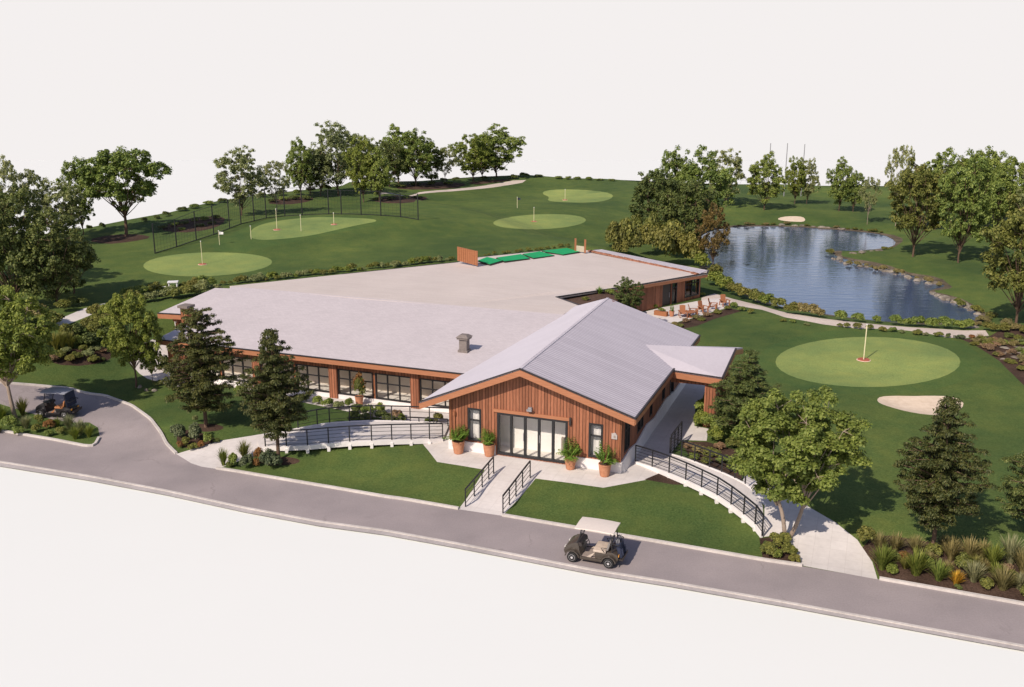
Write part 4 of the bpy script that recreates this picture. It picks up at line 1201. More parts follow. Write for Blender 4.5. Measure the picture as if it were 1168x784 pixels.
TP['grey_a'] = tree_broad(25, 'grey', 'bark', 18000, .0140, 1, 28, .3, .545, .455, .45, .15, .012)
TP['grey_b'] = tree_broad(26, 'grey', 'bark_pale', 9500, .0135, 1, 20, .5, .61, .37, .42, .24, .010)
TP['fresh_a'] = tree_broad(27, 'fresh', 'bark', 20000, .0148, 1, 26, 0, .545, .455, .45, .15, .014)
TP['olive_a'] = tree_broad(28, 'olive', 'bark', 21500, .0145, 1, 27, 0, .545, .455, .45, .15, .015)
TP['oak'] = tree_broad(31, 'mid', 'bark', 24000, .0142, 1, 26, 0, .62, .35, .47, .26, .018)
TP['rust_a'] = tree_broad(29, 'bronze', 'bark', 9000, .016, 1, 20, .3, .56, .42, .42, .16, .013)
SH = {}
def shrub_of(leaf, k):
    key = (leaf, k % 3)
    if key not in SH: SH[key] = shrub_mesh(hash_(leaf) + key[1] * 7, leaf)
    return SH[key]
def hash_(s): return sum(ord(c) * (i + 3) for i, c in enumerate(s))
GR = {}
def grass_of(leaf, k):
    key = (leaf, k % 2)
    if key not in GR: GR[key] = grass_mesh(hash_(leaf) + key[1] * 5, leaf)
    return GR[key]
RK = [rock_mesh(i, M['stone'] if i % 2 else M['stone_pale'], .55 + .07 * (i % 3)) for i in range(6)]

def tree(base, top, wpx, proto, label, group=None, cat='tree', rz=None, z=None):
    u, v = base
    p = P(u, v) if z is None else un(u, v, z)
    lo_, hi_ = .5, 40
    for _ in range(40):
        mid = (lo_ + hi_) / 2
        if vpix((p.x, p.y, p.z + mid)) > top: lo_ = mid
        else: hi_ = mid
    H_ = lo_
    c = Vector((p.x, p.y, p.z + H_ * .6)); Wd = wpx * depth(c) / F * (1.34 if group == BK else 1.14 if group in (PT, LT) else 1.13 if proto.startswith('pyr') else 1.05)
    name = {'p': 'conifer_tree'}.get(proto[0] if proto.startswith('pyr') else '', 'broadleaf_tree')
    t = empty(name, p, label, cat, group, rz if rz is not None else random.uniform(0, 6.28))
    t.scale = (Wd / .98, Wd / .98, H_ / .99)
    tm, cm = TP[proto]
    new_obj('trunk', tm, t); new_obj('crown', cm, t)
    return t

# ------------------------------------------------------------------ trees
BK = 'trees along the back of the fairway'; PT = 'trees around the pond'; LT = 'trees on the left slope'; NT_ = 'trees in front of the clubhouse'
random.seed(5)
tree((897,613),452,172,'near_bright','light green two stemmed tree in the mulch corner beside right path',NT_, rz=R(200))
tree((1063,632),455,103,'pyr_a','dark bronze green layered tree standing above the roadside grass bed',NT_)
tree((1183,622),478,96,'pyr_b','dark green tree cut by the right edge of the photo behind the grass bed',NT_)
tree((848,508),401,80,'pyr_b','dark green conical tree beside the porch corner',NT_)
tree((235,487),354,86,'pyr_c','dark layered tree on the left lawn in front of the long wing',NT_)
tree((318,525),377,84,'pyr_a','dark layered tree at the start of the left curved ramp',NT_)
tree((155,442),334,72,'near_fresh','bright green round tree beside the left terrace steps',NT_)
tree((18,477),333,118,'near_lean','leaning tree with pale trunk in the drive island behind the cart',NT_, rz=R(180))
tree((174,436),392,26,'near_fresh','small thin sapling on the pale terrace steps',NT_)
tree((716,361),317,40,'dark_b','small dark bushy tree in the courtyard notch of the flat roof',NT_, z=1.6)
tree((144,270),163,97,'oak','large spreading oak with forked trunk alone on the left slope',LT)
tree((20,352),213,96,'dark_a','large dark tree at the left edge above the drive',LT)
tree((66,350),240,84,'dark_b','dark dense tree left of the white path, beneath the oak',LT)
tree((84,335),262,60,'dark_a','low dark tree at the right end of the left clump',LT)
tree((-30,330),200,120,'dark_b','dark tree half outside the left edge of the photo',LT)
tree((10,282),170,56,'grey_b','thin sparse tree against the sky at the left edge',LT)
tree((43,276),187,46,'grey_b','slender sparse tree against the sky between dark tree and oak',LT)
tree((70,280),207,60,'grey_a','grey green bushy tree behind the dark trees, left of the oak',LT)
tree((95,268),184,44,'mid_b','narrow green tree touching the left side of the oak',LT)
tree((-55,290),185,90,'mid_a','tall green tree beyond the left edge of the photo',LT)
tree((276,246),168,52,'grey_a','pale green tree standing behind the net fence, leftmost of the back row',BK)
tree((315,242),179,38,'grey_b','thin pale tree with visible branches, second in the back row',BK)
tree((343,226),160,30,'mid_b','narrow green tree, third from the left in the back row',BK)
tree((366,224),168,34,'grey_a','grey green tree left of the tallest tree in the back row',BK)
tree((386,224),139,56,'grey_a','tallest grey green tree in the back row',BK)
tree((402,211),155,30,'dark_b','dark tree just right of the tallest back row tree',BK)
tree((415,231),154,34,'fresh_a','fresh green tree in front of the dark one in the back row',BK)
tree((433,231),170,30,'mid_a','small green tree at the net fence right of the fresh green tree',BK)
tree((455,209),144,46,'mid_a','broad green tree above the mulch bed in the back row',BK)
tree((474,213),150,42,'mid_b','green tree on the right of the broad one in the back row',BK)
tree((492,210),163,30,'dark_a','low dark tree between the mid back row and the thin tree',BK)
tree((508,210),165,32,'grey_b','thin pale tree standing apart before the last back row pair',BK)
tree((424,219),158,34,'grey_a','grey green tree filling the gap above the net fence in the back row',BK)
tree((444,214),160,32,'dark_a','dark tree behind the broad one in the back row',BK)
tree((354,223),178,30,'olive_a','short olive tree between narrow and grey trees in the back row',BK)
tree((550,204),166,30,'mid_b','smaller tree between the last back row pair',BK)
tree((540,207),152,42,'fresh_a','left tree of the pair at the end of the back path',BK)
tree((566,202),144,58,'mid_a','right tree of the pair at the end of the back path',BK)
tree((748,274),192,66,'dark_a','dark round tree at the fairway edge, left in the pond clump',PT)
tree((768,264),172,50,'mid_b','tall light topped tree at the back of the pond clump',PT)
tree((798,272),171,74,'mid_a','large tree filling the centre of the pond clump',PT)
tree((783,287),205,70,'dark_b','dark leafy tree low in front of the pond clump',PT)
tree((828,236),170,46,'grey_a','lighter tree at the right end of the pond clump',PT)
tree((812,309),228,42,'rust_a','small rusty olive tree at the water edge behind the roof corner',PT)
tree((871,240),175,44,'mid_a','round tree left of the far bunker beneath the net poles',PT)
tree((906,233),178,28,'fresh_a','slim tree right behind the far bunker',PT)
tree((920,233),181,26,'grey_a','slim pale tree, right one of two behind the far bunker',PT)
tree((957,241),181,36,'mid_a','green tree on the far bank between bunker and thin tree',PT)
tree((973,242),197,26,'mid_b','small tree touching the right of the far bank green tree',PT)
tree((989,256),198,26,'grey_b','thin tree with bare trunk standing at the far waterline',PT)
tree((1021,258),159,36,'grey_b','tall sparse pale tree rising above the right bank trees',PT)
tree((1041,293),184,74,'olive_a','bronze green tree on the peninsula beside the inlet',PT)
tree((1093,300),178,66,'mid_b','green tree on the right bank with a leaning trunk',PT)
tree((1066,262),172,62,'mid_a','tree behind the two peninsula trees against the sky',PT)
tree((1100,262),173,60,'fresh_a','fresh green crown behind the right bank tree',PT)
tree((1118,256),172,56,'mid_b','leafy tree between the background row and the right bank',PT)
tree((1150,262),178,56,'fresh_a','tree against the sky left of the tall pale edge tree',PT)
tree((1135,268),186,58,'mid_a','green tree in the right background row',PT)
tree((1158,372),228,98,'olive_a','large yellowish green tree with red brown trunk at the right edge',PT)
tree((1186,300),166,70,'grey_a','tall pale tree cut by the right edge of the photo',PT)
tree((1230,330),190,90,'mid_b','tree outside the right edge of the photo',PT)

# ------------------------------------------------------------------ shrubs, tufts and boulders
KIND = {'bronze': 'bronze', 'dark': 'dark green', 'mid': 'mid green', 'fresh': 'fresh green', 'olive': 'olive', 'yellow': 'yellow green', 'gold': 'golden', 'blue': 'blue green', 'rust': 'rust coloured',
        'pink': 'pinkish', 'straw': 'straw coloured', 'silver': 'silvery', 'grass': 'green', 'grey': 'grey green', 'bright': 'bright green', 'pine': 'bronze green'}
def place(u, v, hpx, wpx, kind, leaf, k, z=None):
    p = P(u, v) if z is None else Vector(z)
    H_ = hpx * depth(p) / F / .93; Wd = wpx * depth(p) / F
    if kind == 'shrub': me = shrub_of(leaf, k); sc = (Wd / 1.02, Wd / 1.02, H_ / .9)
    elif kind == 'grass': me = grass_of(leaf, k); sc = (Wd / 1.0, Wd / 1.0, H_ / .85)
    else: me = RK[k % len(RK)]; sc = (Wd, Wd * random.uniform(.6, .9), H_ * 1.5)
    o = new_obj({'shrub': 'shrub', 'grass': 'grass_tuft', 'rock': 'boulder'}[kind], me, None, p - Vector((0, 0, .03)))
    o.rotation_euler = (0, 0, random.uniform(0, 6.28)); o.scale = sc
    return o
def row(items, where, group, axis=0, k_=1.0):
    """items: (u, v, h, w, kind, leaf); label by kind, colour and place in the row"""
    items = sorted(items, key=lambda t: t[axis])
    for i, (u, v, h, w, kind, leaf) in enumerate(items):
        o = place(u, v, h * k_, w * k_, kind, leaf, i)
        nm = {'shrub': 'shrub', 'grass': 'grass tuft', 'rock': 'boulder'}[kind]
        c = {'rock': 'weathered'}.get(kind, KIND[leaf] if leaf else '')
        tag(o, f'{c} {nm}, {ordw(i + 1)} from the left {where}', nm.split()[-1] if kind != 'grass' else 'grass tuft', group)
def along(pts, n, h, w, kinds, jit=(1.5, 1.0), seed=0):
    rr = random.Random(seed); L_ = [0]
    for a_, b_ in zip(pts[:-1], pts[1:]): L_.append(L_[-1] + math.dist(a_, b_))
    out = []
    for i in range(n):
        s_ = L_[-1] * (i + .5) / n
        j = max(k for k in range(len(L_) - 1) if L_[k] <= s_); t_ = (s_ - L_[j]) / (L_[j + 1] - L_[j] + 1e-9)
        u = pts[j][0] + (pts[j + 1][0] - pts[j][0]) * t_ + rr.uniform(-1, 1) * jit[0]; v = pts[j][1] + (pts[j + 1][1] - pts[j][1]) * t_ + rr.uniform(-1, 1) * jit[1]
        kd, lf = rr.choice(kinds); f = rr.uniform(.62, 1.4)
        out.append((u, v, h * f, w * f * rr.uniform(.9, 1.15), kd, lf))
    return out
S_, G_, B_ = 'shrub', 'grass', 'rock'
# hedge along the back of the roof
row(along([(253,325.5),(330,317),(420,307.5),(519,297)], 40, 6.0, 10.5, [(S_, 'yellow'), (S_, 'olive'), (S_, 'fresh'), (S_, 'grey')], (2, .7), 1), 'in the hedge behind the flat roof', 'hedge shrubs behind the flat roof', 0, 1.12)
row(along([(548,292.3),(600,286.8),(650,281.2)], 14, 3.5, 7, [(S_, 'yellow'), (S_, 'olive')], (2, .5), 2), 'behind the green mats', 'low shrubs behind the green mats')
row(along([(150,347),(200,340),(250,331)], 13, 9, 14, [(S_, 'mid'), (S_, 'olive'), (S_, 'grey')], (2, 1.2), 3) + along([(140,341),(200,331),(246,326)], 10, 8, 13, [(S_, 'olive'), (S_, 'mid'), (S_, 'yellow')], (2, 1.2), 4), 'in the double hedge left of the roof', 'hedge shrubs left of the roof', 0, 1.3)
# left planting
row([(u, v, h, w, k, l) for u, v, h, w, k, l in ((58,372,14,26,S_,'olive'),(40,366,14,24,S_,'straw'),(72,356,10,22,S_,'olive'),(88,350,9,20,S_,'dark'),(30,385,16,26,S_,'mid'),(56,396,14,15,G_,'yellow'),(64,399,15,17,G_,'yellow'),(72,398,16,18,G_,'yellow'),(81,398,15,17,G_,'yellow'),
     (76,384,11,16,S_,'olive'),(90,384,12,16,S_,'dark'),(99,379,12,15,S_,'yellow'),(92,394,9,13,S_,'mid'),(108,386,14,20,S_,'olive'),(117,374,14,24,S_,'olive'),(108,364,12,18,S_,'yellow'),(130,362,12,22,S_,'mid'),(104,397,14,22,S_,'dark'),(120,390,13,22,S_,'dark'))],
    'in the planting left of the white path', 'shrubs in the left planting', 0, 1.35)
row([(68,410,8,14,S_,'olive'),(76,404,7,13,S_,'grey'),(80,413,7,13,S_,'yellow'),(88,410,7,13,S_,'olive'),(95,402,7,13,S_,'olive'),(101,407,7,14,S_,'grey'),(109,401,6,13,S_,'grey'),(107,413,6,13,S_,'olive'),(118,412,4,7,S_,'dark'),(60,413,7,12,S_,'pink'),(116,401,4,12,S_,'pink')],
    'in the low bed on the left lawn', 'low mounds on the left lawn', 0, 1.25)
# drive island
row([(2,482,20,24,G_,'grass'),(-14,478,20,26,G_,'grass'),(26,474,20,20,G_,'yellow'),(30,489,15,18,G_,'silver'),(12,490,14,20,S_,'mid'),(46,484,11,15,S_,'olive'),(57,489,10,16,S_,'rust'),(42,493,9,13,S_,'olive'),(66,487,11,12,G_,'grass'),(79,490,16,20,G_,'silver'),(92,496,17,22,G_,'silver'),(86,501,14,20,G_,'grass'),(102,499,14,16,G_,'grass'),(70,496,10,14,S_,'olive'),(22,496,10,16,S_,'mid'),(-2,494,10,18,G_,'grass'),(56,498,7,12,S_,'mid')],
    'in the drive island bed', 'plants in the drive island', 0, 1.08)
# bed at the start of the left path
row([(204,504,18,20,S_,'blue'),(223,505,19,20,S_,'blue'),(238,507,12,12,S_,'mid'),(206,511,7,10,S_,'rust'),(220,513,7,12,S_,'olive'),(229,511,7,9,S_,'rust'),(247,505,5,8,S_,'dark'),(213,509,9,12,S_,'olive'),(223,482,8,6,S_,'grey')],
    'in the bed at the left path mouth', 'plants at the left path mouth', 0, 1.2)
row([(255,531,17,15,G_,'grass'),(268,532,13,13,S_,'mid'),(279,524,18,18,G_,'yellow'),(282,534,13,17,S_,'blue'),(295,525,12,11,S_,'rust'),(293,533,9,9,S_,'rust'),(308,535,17,22,S_,'blue'),(301,529,11,13,S_,'blue'),(262,533,6,10,S_,'dark'),(317,533,9,12,S_,'blue')],
    'in the bed below the left ramp', 'plants below the left ramp', 0, 1.25)
# shrubs along the wing terrace
row([(387,467,8,12,S_,'grey'),(374,464,8,12,S_,'mid'),(362,461,7,11,S_,'mid'),(398,466,9,11,S_,'fresh'),(407,471,8,13,S_,'dark'),(420,474,9,15,S_,'mid'),(433,472,9,12,S_,'fresh'),(436,481,10,16,S_,'dark'),(451,478,8,14,S_,'pink'),(419,482,9,16,S_,'dark'),(403,480,9,15,S_,'dark'),(447,484,8,14,S_,'dark'),(458,481,7,10,S_,'fresh'),(275,452,9,13,S_,'mid'),(290,455,8,13,S_,'grey'),(348,459,7,11,S_,'mid'),(500,483,9,14,S_,'yellow'),(489,484,6,10,S_,'fresh')],
    'along the terrace of the long wing', 'shrubs along the wing terrace', 0, 1.35)
row([(193,432,26,22,S_,'dark'),(180,440,7,12,S_,'dark'),(205,436,12,18,S_,'olive'),(196,446,9,18,S_,'olive'),(214,445,9,16,S_,'mid')], 'beside the left terrace steps', 'shrubs beside the left terrace')
# right of the side walk
row([(804,474,16,22,S_,'mid'),(800,487,15,20,S_,'fresh'),(813,490,15,24,S_,'mid'),(823,478,14,22,S_,'dark'),(815,505,14,20,S_,'fresh'),(828,500,14,22,S_,'mid'),(840,492,13,22,S_,'dark'),(838,512,11,20,S_,'olive'),(796,518,9,18,S_,'straw'),(786,512,6,12,S_,'pink'),(812,521,9,18,S_,'olive'),(826,530,9,16,S_,'mid'),(806,530,7,15,S_,'olive'),(838,538,10,16,S_,'dark'),(792,524,6,13,S_,'mid'),(852,522,12,22,S_,'mid'),(820,513,7,14,S_,'pink'),(862,508,12,22,S_,'dark')],
    'in the beds beside the shaded walk', 'shrubs beside the shaded walk', 0, 1.25)
row([(877,634,14,22,S_,'olive'),(890,622,14,24,S_,'olive'),(886,637,10,14,S_,'fresh'),(900,634,12,18,S_,'olive'),(906,641,8,13,S_,'yellow'),(872,626,8,10,S_,'dark')], 'in the mulch corner under the two stemmed tree', 'shrubs under the two stemmed tree', 0, 1.2)
# roadside bed at the right
row([(988,623,18,22,S_,'yellow'),(1003,628,17,21,G_,'straw'),(1021,630,18,21,G_,'straw'),(1006,650,22,28,G_,'grass'),(1044,631,16,22,G_,'straw'),(1030,640,9,14,S_,'rust'),(1044,657,25,32,G_,'grass'),(1018,655,9,13,S_,'fresh'),(1070,663,19,26,G_,'mid'),(1084,640,22,24,G_,'straw'),(1077,629,15,22,G_,'straw'),(1104,641,22,28,G_,'straw'),(1090,662,9,9,S_,'olive'),(1110,665,20,26,G_,'silver'),(1125,673,12,15,S_,'olive'),(1143,674,22,28,G_,'straw'),(1132,648,22,26,G_,'grass'),(1152,644,26,30,G_,'silver'),(1166,655,24,26,G_,'straw'),(1162,673,16,22,G_,'silver'),(1172,683,14,16,S_,'olive'),(1060,644,12,18,G_,'straw'),(1120,655,14,18,G_,'straw'),(1092,672,5,8,S_,'dark'),(1184,664,22,28,G_,'grass'),(1200,680,18,26,S_,'olive'),(1148,657,11,16,S_,'pink'),(1014,640,13,18,S_,'olive'),(1054,648,12,18,S_,'mid'),(1098,650,14,20,S_,'olive'),(1112,652,16,20,G_,'yellow'),(1136,662,16,22,G_,'grass'),(1152,666,13,18,S_,'olive'),(1032,650,12,16,G_,'yellow'),(1080,652,10,16,G_,'straw'),(1064,634,14,18,S_,'olive'),(1120,638,18,22,G_,'straw')],
    'in the right roadside bed', 'plants in the right roadside bed', 0, 1.32)
o = place(1090, 668, 19, 22, 'grass', 'gold', 0); tag(o, 'small golden yellow leafed plant at the front of the roadside bed', 'plant')
# rocky bed at the right end of the pond path
rb = [(1108,386,4,9,S_,'rust'),(1096,387,5,10,S_,'blue'),(1120,390,6,13,S_,'fresh'),(1112,394,4,11,S_,'yellow'),(1127,397,6,10,S_,'olive'),(1136,407,5,10,S_,'yellow'),(1152,415,5,15,S_,'olive'),(1164,424,6,14,S_,'olive'),(1128,378,9,16,S_,'yellow'),(1142,379,10,18,S_,'yellow'),(1148,373,8,14,S_,'straw'),(1158,378,8,16,S_,'straw'),(1168,382,9,16,S_,'yellow'),(1150,386,6,12,S_,'dark'),(1160,390,7,14,S_,'olive'),(1135,390,5,11,S_,'pink'),(1166,414,9,16,S_,'straw'),(1176,396,9,16,S_,'olive'),(1180,410,9,16,S_,'mid'),(1185,428,9,16,S_,'straw')]
rb += [(1126,390,4,11,B_,None),(1138,396,5,12,B_,None),(1146,398,5,12,B_,None),(1142,404,5,13,B_,None),(1152,404,5,13,B_,None),(1158,409,6,13,B_,None),(1150,393,5,11,B_,None),(1165,404,7,12,B_,None),(1168,398,5,13,B_,None),(1160,397,5,13,B_,None),(1144,410,4,9,B_,None),(1174,418,8,14,B_,None),(1146,372,5,9,B_,None)]
rr_ = random.Random(4)
for k in range(26):
    rb.append((1112 + rr_.random() * 66, 0, rr_.uniform(5, 8.5), rr_.uniform(11, 17), rr_.choice((S_, S_, G_)), rr_.choice(('yellow', 'olive', 'straw', 'grey', 'mid', 'pink'))))
    u_ = rb[-1][0]; rb[-1] = (u_, 388 + (u_ - 1112) * .55 * rr_.uniform(.0, 1.0) + rr_.uniform(0, 6)) + rb[-1][2:]
row(rb, 'in the rocky bed at the right edge', 'plants and rocks in the right rocky bed', 0, 1.15)
# shrubs along the pond path
row([(814,326,14,28,S_,'fresh'),(826,332,14,24,S_,'fresh'),(838,338,13,22,S_,'yellow'),(850,342,12,20,S_,'yellow'),(862,346,13,22,S_,'olive'),(874,349,12,20,S_,'fresh'),(887,352,12,18,S_,'olive'),(902,358,12,18,S_,'yellow'),(914,359,12,18,S_,'straw'),(926,361,12,20,S_,'straw'),(936,362,8,14,S_,'straw')],
    'in the tall planting between pond and path', 'tall planting between pond and path', 0, 1.15)
row([(958,366,9,15,S_,'mid'),(978,367,8,14,S_,'mid'),(1001,368.5,7,11,S_,'mid'),(1021,371,9,14,S_,'mid'),(1034,372,8,13,S_,'mid'),(1048,373,10,18,S_,'mid'),(1063,374,9,15,S_,'mid'),(1079,375,12,17,S_,'mid'),(1093,376,9,15,S_,'mid'),(1104,376,9,13,S_,'mid')],
    'in the clipped hedge at the pond edge', 'clipped hedge at the pond edge', 0, 1.25)
row([(837,351,6,11,S_,'mid'),(846,355,6,11,S_,'mid'),(857,358,6,12,S_,'olive'),(893,367,4,9,S_,'olive'),(904,368,4,9,S_,'mid'),(920,371,3,9,S_,'grey'),(958,373,5,9,S_,'olive'),(966,374,6,10,S_,'olive'),(978,375,7,13,S_,'yellow'),(992,376,7,10,S_,'olive'),(1007,378,6,12,S_,'yellow'),(1019,379,6,12,S_,'mid'),(1029,380,4,10,S_,'grey'),(1046,382,6,14,S_,'olive'),(1056,383,4,8,S_,'silver'),(1070,384,6,13,S_,'olive'),(1081,385,5,9,S_,'dark'),(1093,386,4,12,S_,'blue')],
    'on the lawn side of the pond path', 'small shrubs beside the pond path')
# big yellow shrubs behind the roof corner
row([(702,285,32,26,S_,'yellow'),(714,286,40,26,S_,'olive'),(722,291,30,28,S_,'yellow'),(735,292,34,32,S_,'yellow'),(744,288,42,30,S_,'olive'),(752,298,40,34,S_,'yellow'),(764,294,46,34,S_,'olive'),(770,301,38,36,S_,'yellow'),(784,303,36,32,S_,'yellow'),(792,304,30,26,S_,'olive'),(697,282,16,18,S_,'olive'),(726,281,34,24,S_,'olive'),(800,308,18,20,S_,'fresh'),(816,316,14,20,S_,'yellow'),(708,292,18,24,S_,'yellow')],
    'in the yellowish thicket behind the roof corner', 'thicket behind the roof corner')
# patio planting
row([(770,372,5,12,S_,'straw'),(782,368,5,13,S_,'pink'),(794,364,5,13,S_,'straw'),(806,361,5,13,S_,'pink'),(818,358,5,13,S_,'olive'),(830,354,5,12,S_,'olive'),(776,373,4,11,S_,'olive'),(800,366,4,12,S_,'olive'),(740,346,6,8,S_,'mid'),(747,352,5,8,S_,'fresh'),(786,341,5,10,S_,'mid'),(800,338,5,12,S_,'mid')],
    'in the strip in front of the patio', 'patio strip planting')
# courtyard plants standing in the raised bed
for k, (u, v, z, h, w, lf, lb) in enumerate(((684,336,3.0,9,13,'palm','small vivid green palm in the courtyard bed'),(668,343,3.2,5,12,'olive','low olive shrub at the left tip of the courtyard bed'),(697,336,2.9,7,14,'mid','mid green shrub beside the courtyard tree'))):
    o = place(u, v, h, w, 'grass' if lf == 'palm' else 'shrub', lf, k, un(u, v, z)); tag(o, lb, 'shrub')
# rounded bushes on the skyline
row([(102,263,7,8,S_,'dark'),(117,261,7,9,S_,'dark'),(165,253,5,10,S_,'dark'),(178,250,5,10,S_,'dark'),(190,247,6,11,S_,'dark'),(208,241,5,14,S_,'dark'),(222,238,5,14,S_,'mid'),(238,234,5,14,S_,'mid'),(254,231,5,14,S_,'dark'),(300,225,6,13,S_,'dark'),(320,223,6,14,S_,'dark'),(338,222,6,14,S_,'mid'),(355,220,7,14,S_,'dark'),(372,218,8,14,S_,'dark'),(425,212,6,12,S_,'dark'),(440,212,5,14,S_,'mid')],
    'along the left skyline of the slope', 'bushes on the left skyline')
row([(520,206,4,12,S_,'dark'),(505,207,4,13,S_,'dark'),(585,204,5,13,S_,'dark'),(598,202,5,13,S_,'dark'),(552,205,4,12,S_,'dark'),(637,204,3,11,S_,'mid'),(648,204.5,3.5,10,S_,'mid'),(659,205,3.5,10,S_,'mid'),(671,205.5,3.5,11,S_,'mid'),(614,202,3,12,S_,'dark'),(684,206,2.5,11,S_,'mid'),(697,206.5,2.5,12,S_,'mid')],
    'along the far crest of the fairway', 'bushes on the far crest')
row([(186,261,5,14,S_,'dark'),(198,258,5,15,S_,'mid'),(210,256,5,15,S_,'dark'),(222,253,5,15,S_,'dark'),(234,252,5,14,S_,'mid'),(246,250,5,14,S_,'dark'),(206,263,4,13,S_,'mid'),(228,259,4,14,S_,'dark'),(242,256,4,13,S_,'dark'),(312,231,5,15,S_,'dark'),(324,229,5,16,S_,'mid'),(336,228,5,15,S_,'dark'),(348,228,5,15,S_,'dark'),(430,229,4,14,S_,'dark'),(446,228,4,14,S_,'dark'),(462,227,4,15,S_,'mid'),(476,227,4,14,S_,'dark'),(456,214,4,15,S_,'dark'),(474,212,4,15,S_,'dark'),(492,211,4,14,S_,'dark'),(510,211,4,14,S_,'mid')],
    'in the mulch under the back trees', 'low shrubs in the mulch under the back trees')
row([(160,442,8,9,B_,None),(167,446,7,8,B_,None),(176,446,5,9,B_,None)], 'at the foot of the terrace steps', 'pale rocks at the terrace steps')
# boulders lining the pond
bl = along([(950,293),(962,299),(1000,308),(1030,314.5),(1050,320),(1074,327)], 42, 5, 8.5, [(B_, None), (B_, None), (B_, None), (S_, 'straw')], (3, 1.8), 8)
bl += along([(1062,334),(1078,341),(1108,353),(1118,360)], 24, 6, 10, [(B_, None), (B_, None), (B_, None), (S_, 'olive')], (3, 2), 9)
row(bl, 'along the peninsula shore', 'rocks along the peninsula shore')
row(along([(825,259),(860,256.5),(900,256.5),(950,260),(985,263),(1010,266)], 24, 2.8, 8, [(B_, None), (B_, None), (S_, 'straw'), (S_, 'olive')], (2, .4), 10), 'on the far pond shore', 'rocks and tufts on the far shore')
row(along([(1020,283),(1000,286.5),(970,289)], 7, 3.2, 9, [(B_, None), (S_, 'olive')], (2, .4), 12) + [(946,290,6,14,S_,'yellow')], 'along the inlet side of the peninsula', 'rocks along the inlet')
row(along([(1110,374),(1120,367),(1132,360)], 8, 5, 12, [(S_, 'straw'), (S_, 'yellow'), (B_, None)], (3, 2), 13), 'at the pond corner beside the red trunk', 'tufts at the pond corner')

# ------------------------------------------------------------------ potted plants
def frond_mesh(seed, leaf, n=20):
    """arching feather leaves"""
    rng = np.random.default_rng(seed); V = []; Q = []
    for i in range(n):
        a = rng.random() * 6.283; L_ = rng.uniform(.6, 1.0); el = rng.uniform(.35, 1.35)
        prev = None
        for j in range(9):
            t_ = j / 8; rr = L_ * t_ * math.cos(el) * .62; z = L_ * (t_ * math.sin(el) - .35 * t_ * t_ * (1.2 - el * .5))
            c = np.array([math.cos(a) * rr, math.sin(a) * rr, z + .05])
            if j > 1:
                for sgn_ in (-1, 1):
                    sd = np.array([-math.sin(a), math.cos(a), 0]) * sgn_
                    ll = .20 * math.sin(math.pi * (t_ * .85 + .1)) + .03
                    d_ = np.array([math.cos(a), math.sin(a), 0]) * .6 + sd + np.array([0, 0, -.25]); d_ /= np.linalg.norm(d_)
                    wv = np.cross(d_, [0, 0, 1]); wv /= np.linalg.norm(wv) + 1e-9
                    k = len(V); tip = c + d_ * ll; mid = c + d_ * ll * .5 + np.array([0, 0, .015])
                    V += [c, mid - wv * .022, tip, mid + wv * .022]; Q.append((k, k + 1, k + 2, k + 3))
    return np_mesh('foliage', np.array(V), np.array(Q), LM(leaf))
POT = MB(); POT.lathe([(.0, 0), (.175, 0), (.19, .03), (.235, .3), (.25, .47), (.262, .475), (.262, .535), (.235, .535), (.225, .48), (0, .47)], 24)
pot_me = POT.mesh('pot', M['terracotta'], True)
soil_me = MB().lathe([(0, .49), (.226, .49), (.226, .495), (0, .505)], 16).mesh('soil', M['soil'])
def potted(u, v, ph, fh, fw, leaf, label, kind, seed, group='terracotta planters'):
    p = P(u, v); p.z += .01; s_ = ph * depth(p) / F / .5
    t = empty('potted_plant', p, label, 'potted plant', group); 
    a_ = new_obj('pot', pot_me, t); a_.scale = (s_, s_, s_); b_ = new_obj('soil', soil_me, t); b_.scale = (s_, s_, s_)
    me = frond_mesh(seed, leaf, 26) if kind == 'frond' else shrub_of(leaf, seed)
    f_ = new_obj('foliage', me, t); f_.location = (0, 0, s_ * .48)
    if kind != 'frond': f_.location.z -= .2 * fh * depth(p) / F
    hh = fh * depth(p) / F / (.85 if kind == 'frond' else .9); ww = fw * depth(p) / F
    f_.scale = (ww / (.82 if kind == 'frond' else 1.1),) * 2 + (hh * (1.25 if kind == 'frond' else 1.0),)
    return t
potted(523,517,14,19,27,'palm','leftmost terracotta planter with fern, beside the narrow left window','frond',1)
potted(558,520,13.5,20,20,'palm','terracotta planter with bushy plant at the left side of the glass doors','frond',2)
potted(650.5,535,13,24,28,'palm','terracotta planter with fern at the right side of the glass doors','frond',3)
potted(689.5,543,14,24,26,'palm','terracotta planter with fern nearest the right building corner','frond',4)
t = potted(410,462,9.5,30,21,'olive','terracotta planter with tall flowering shrub on the long terrace','shrub',5)
f_ = new_obj('blossom', shrub_mesh(77, 'rust', 330, .055), t); f_.location = (0, 0, .35); f_.scale = (1.05, 1.05, 1.75)
f_['label'] = 'orange and pink blossoms'
potted(766,361,6,8,6,'palm','small terracotta pot with upright plant at the patio corner','frond',6)
# long trough with plants
p = P(754, 360); t = empty('planter_trough', p, 'long reddish planter trough at the left end of the patio', 'planter', None, R(-35))
mb = MB(); mb.box(-.55, .55, -.18, .18, 0, .36); mb.build('trough', M['orange_wood'], t, bevel=.015)
o = new_obj('foliage', shrub_of('fresh', 1), t); o.location = (0, 0, .3); o.scale = (.9, .35, .35)

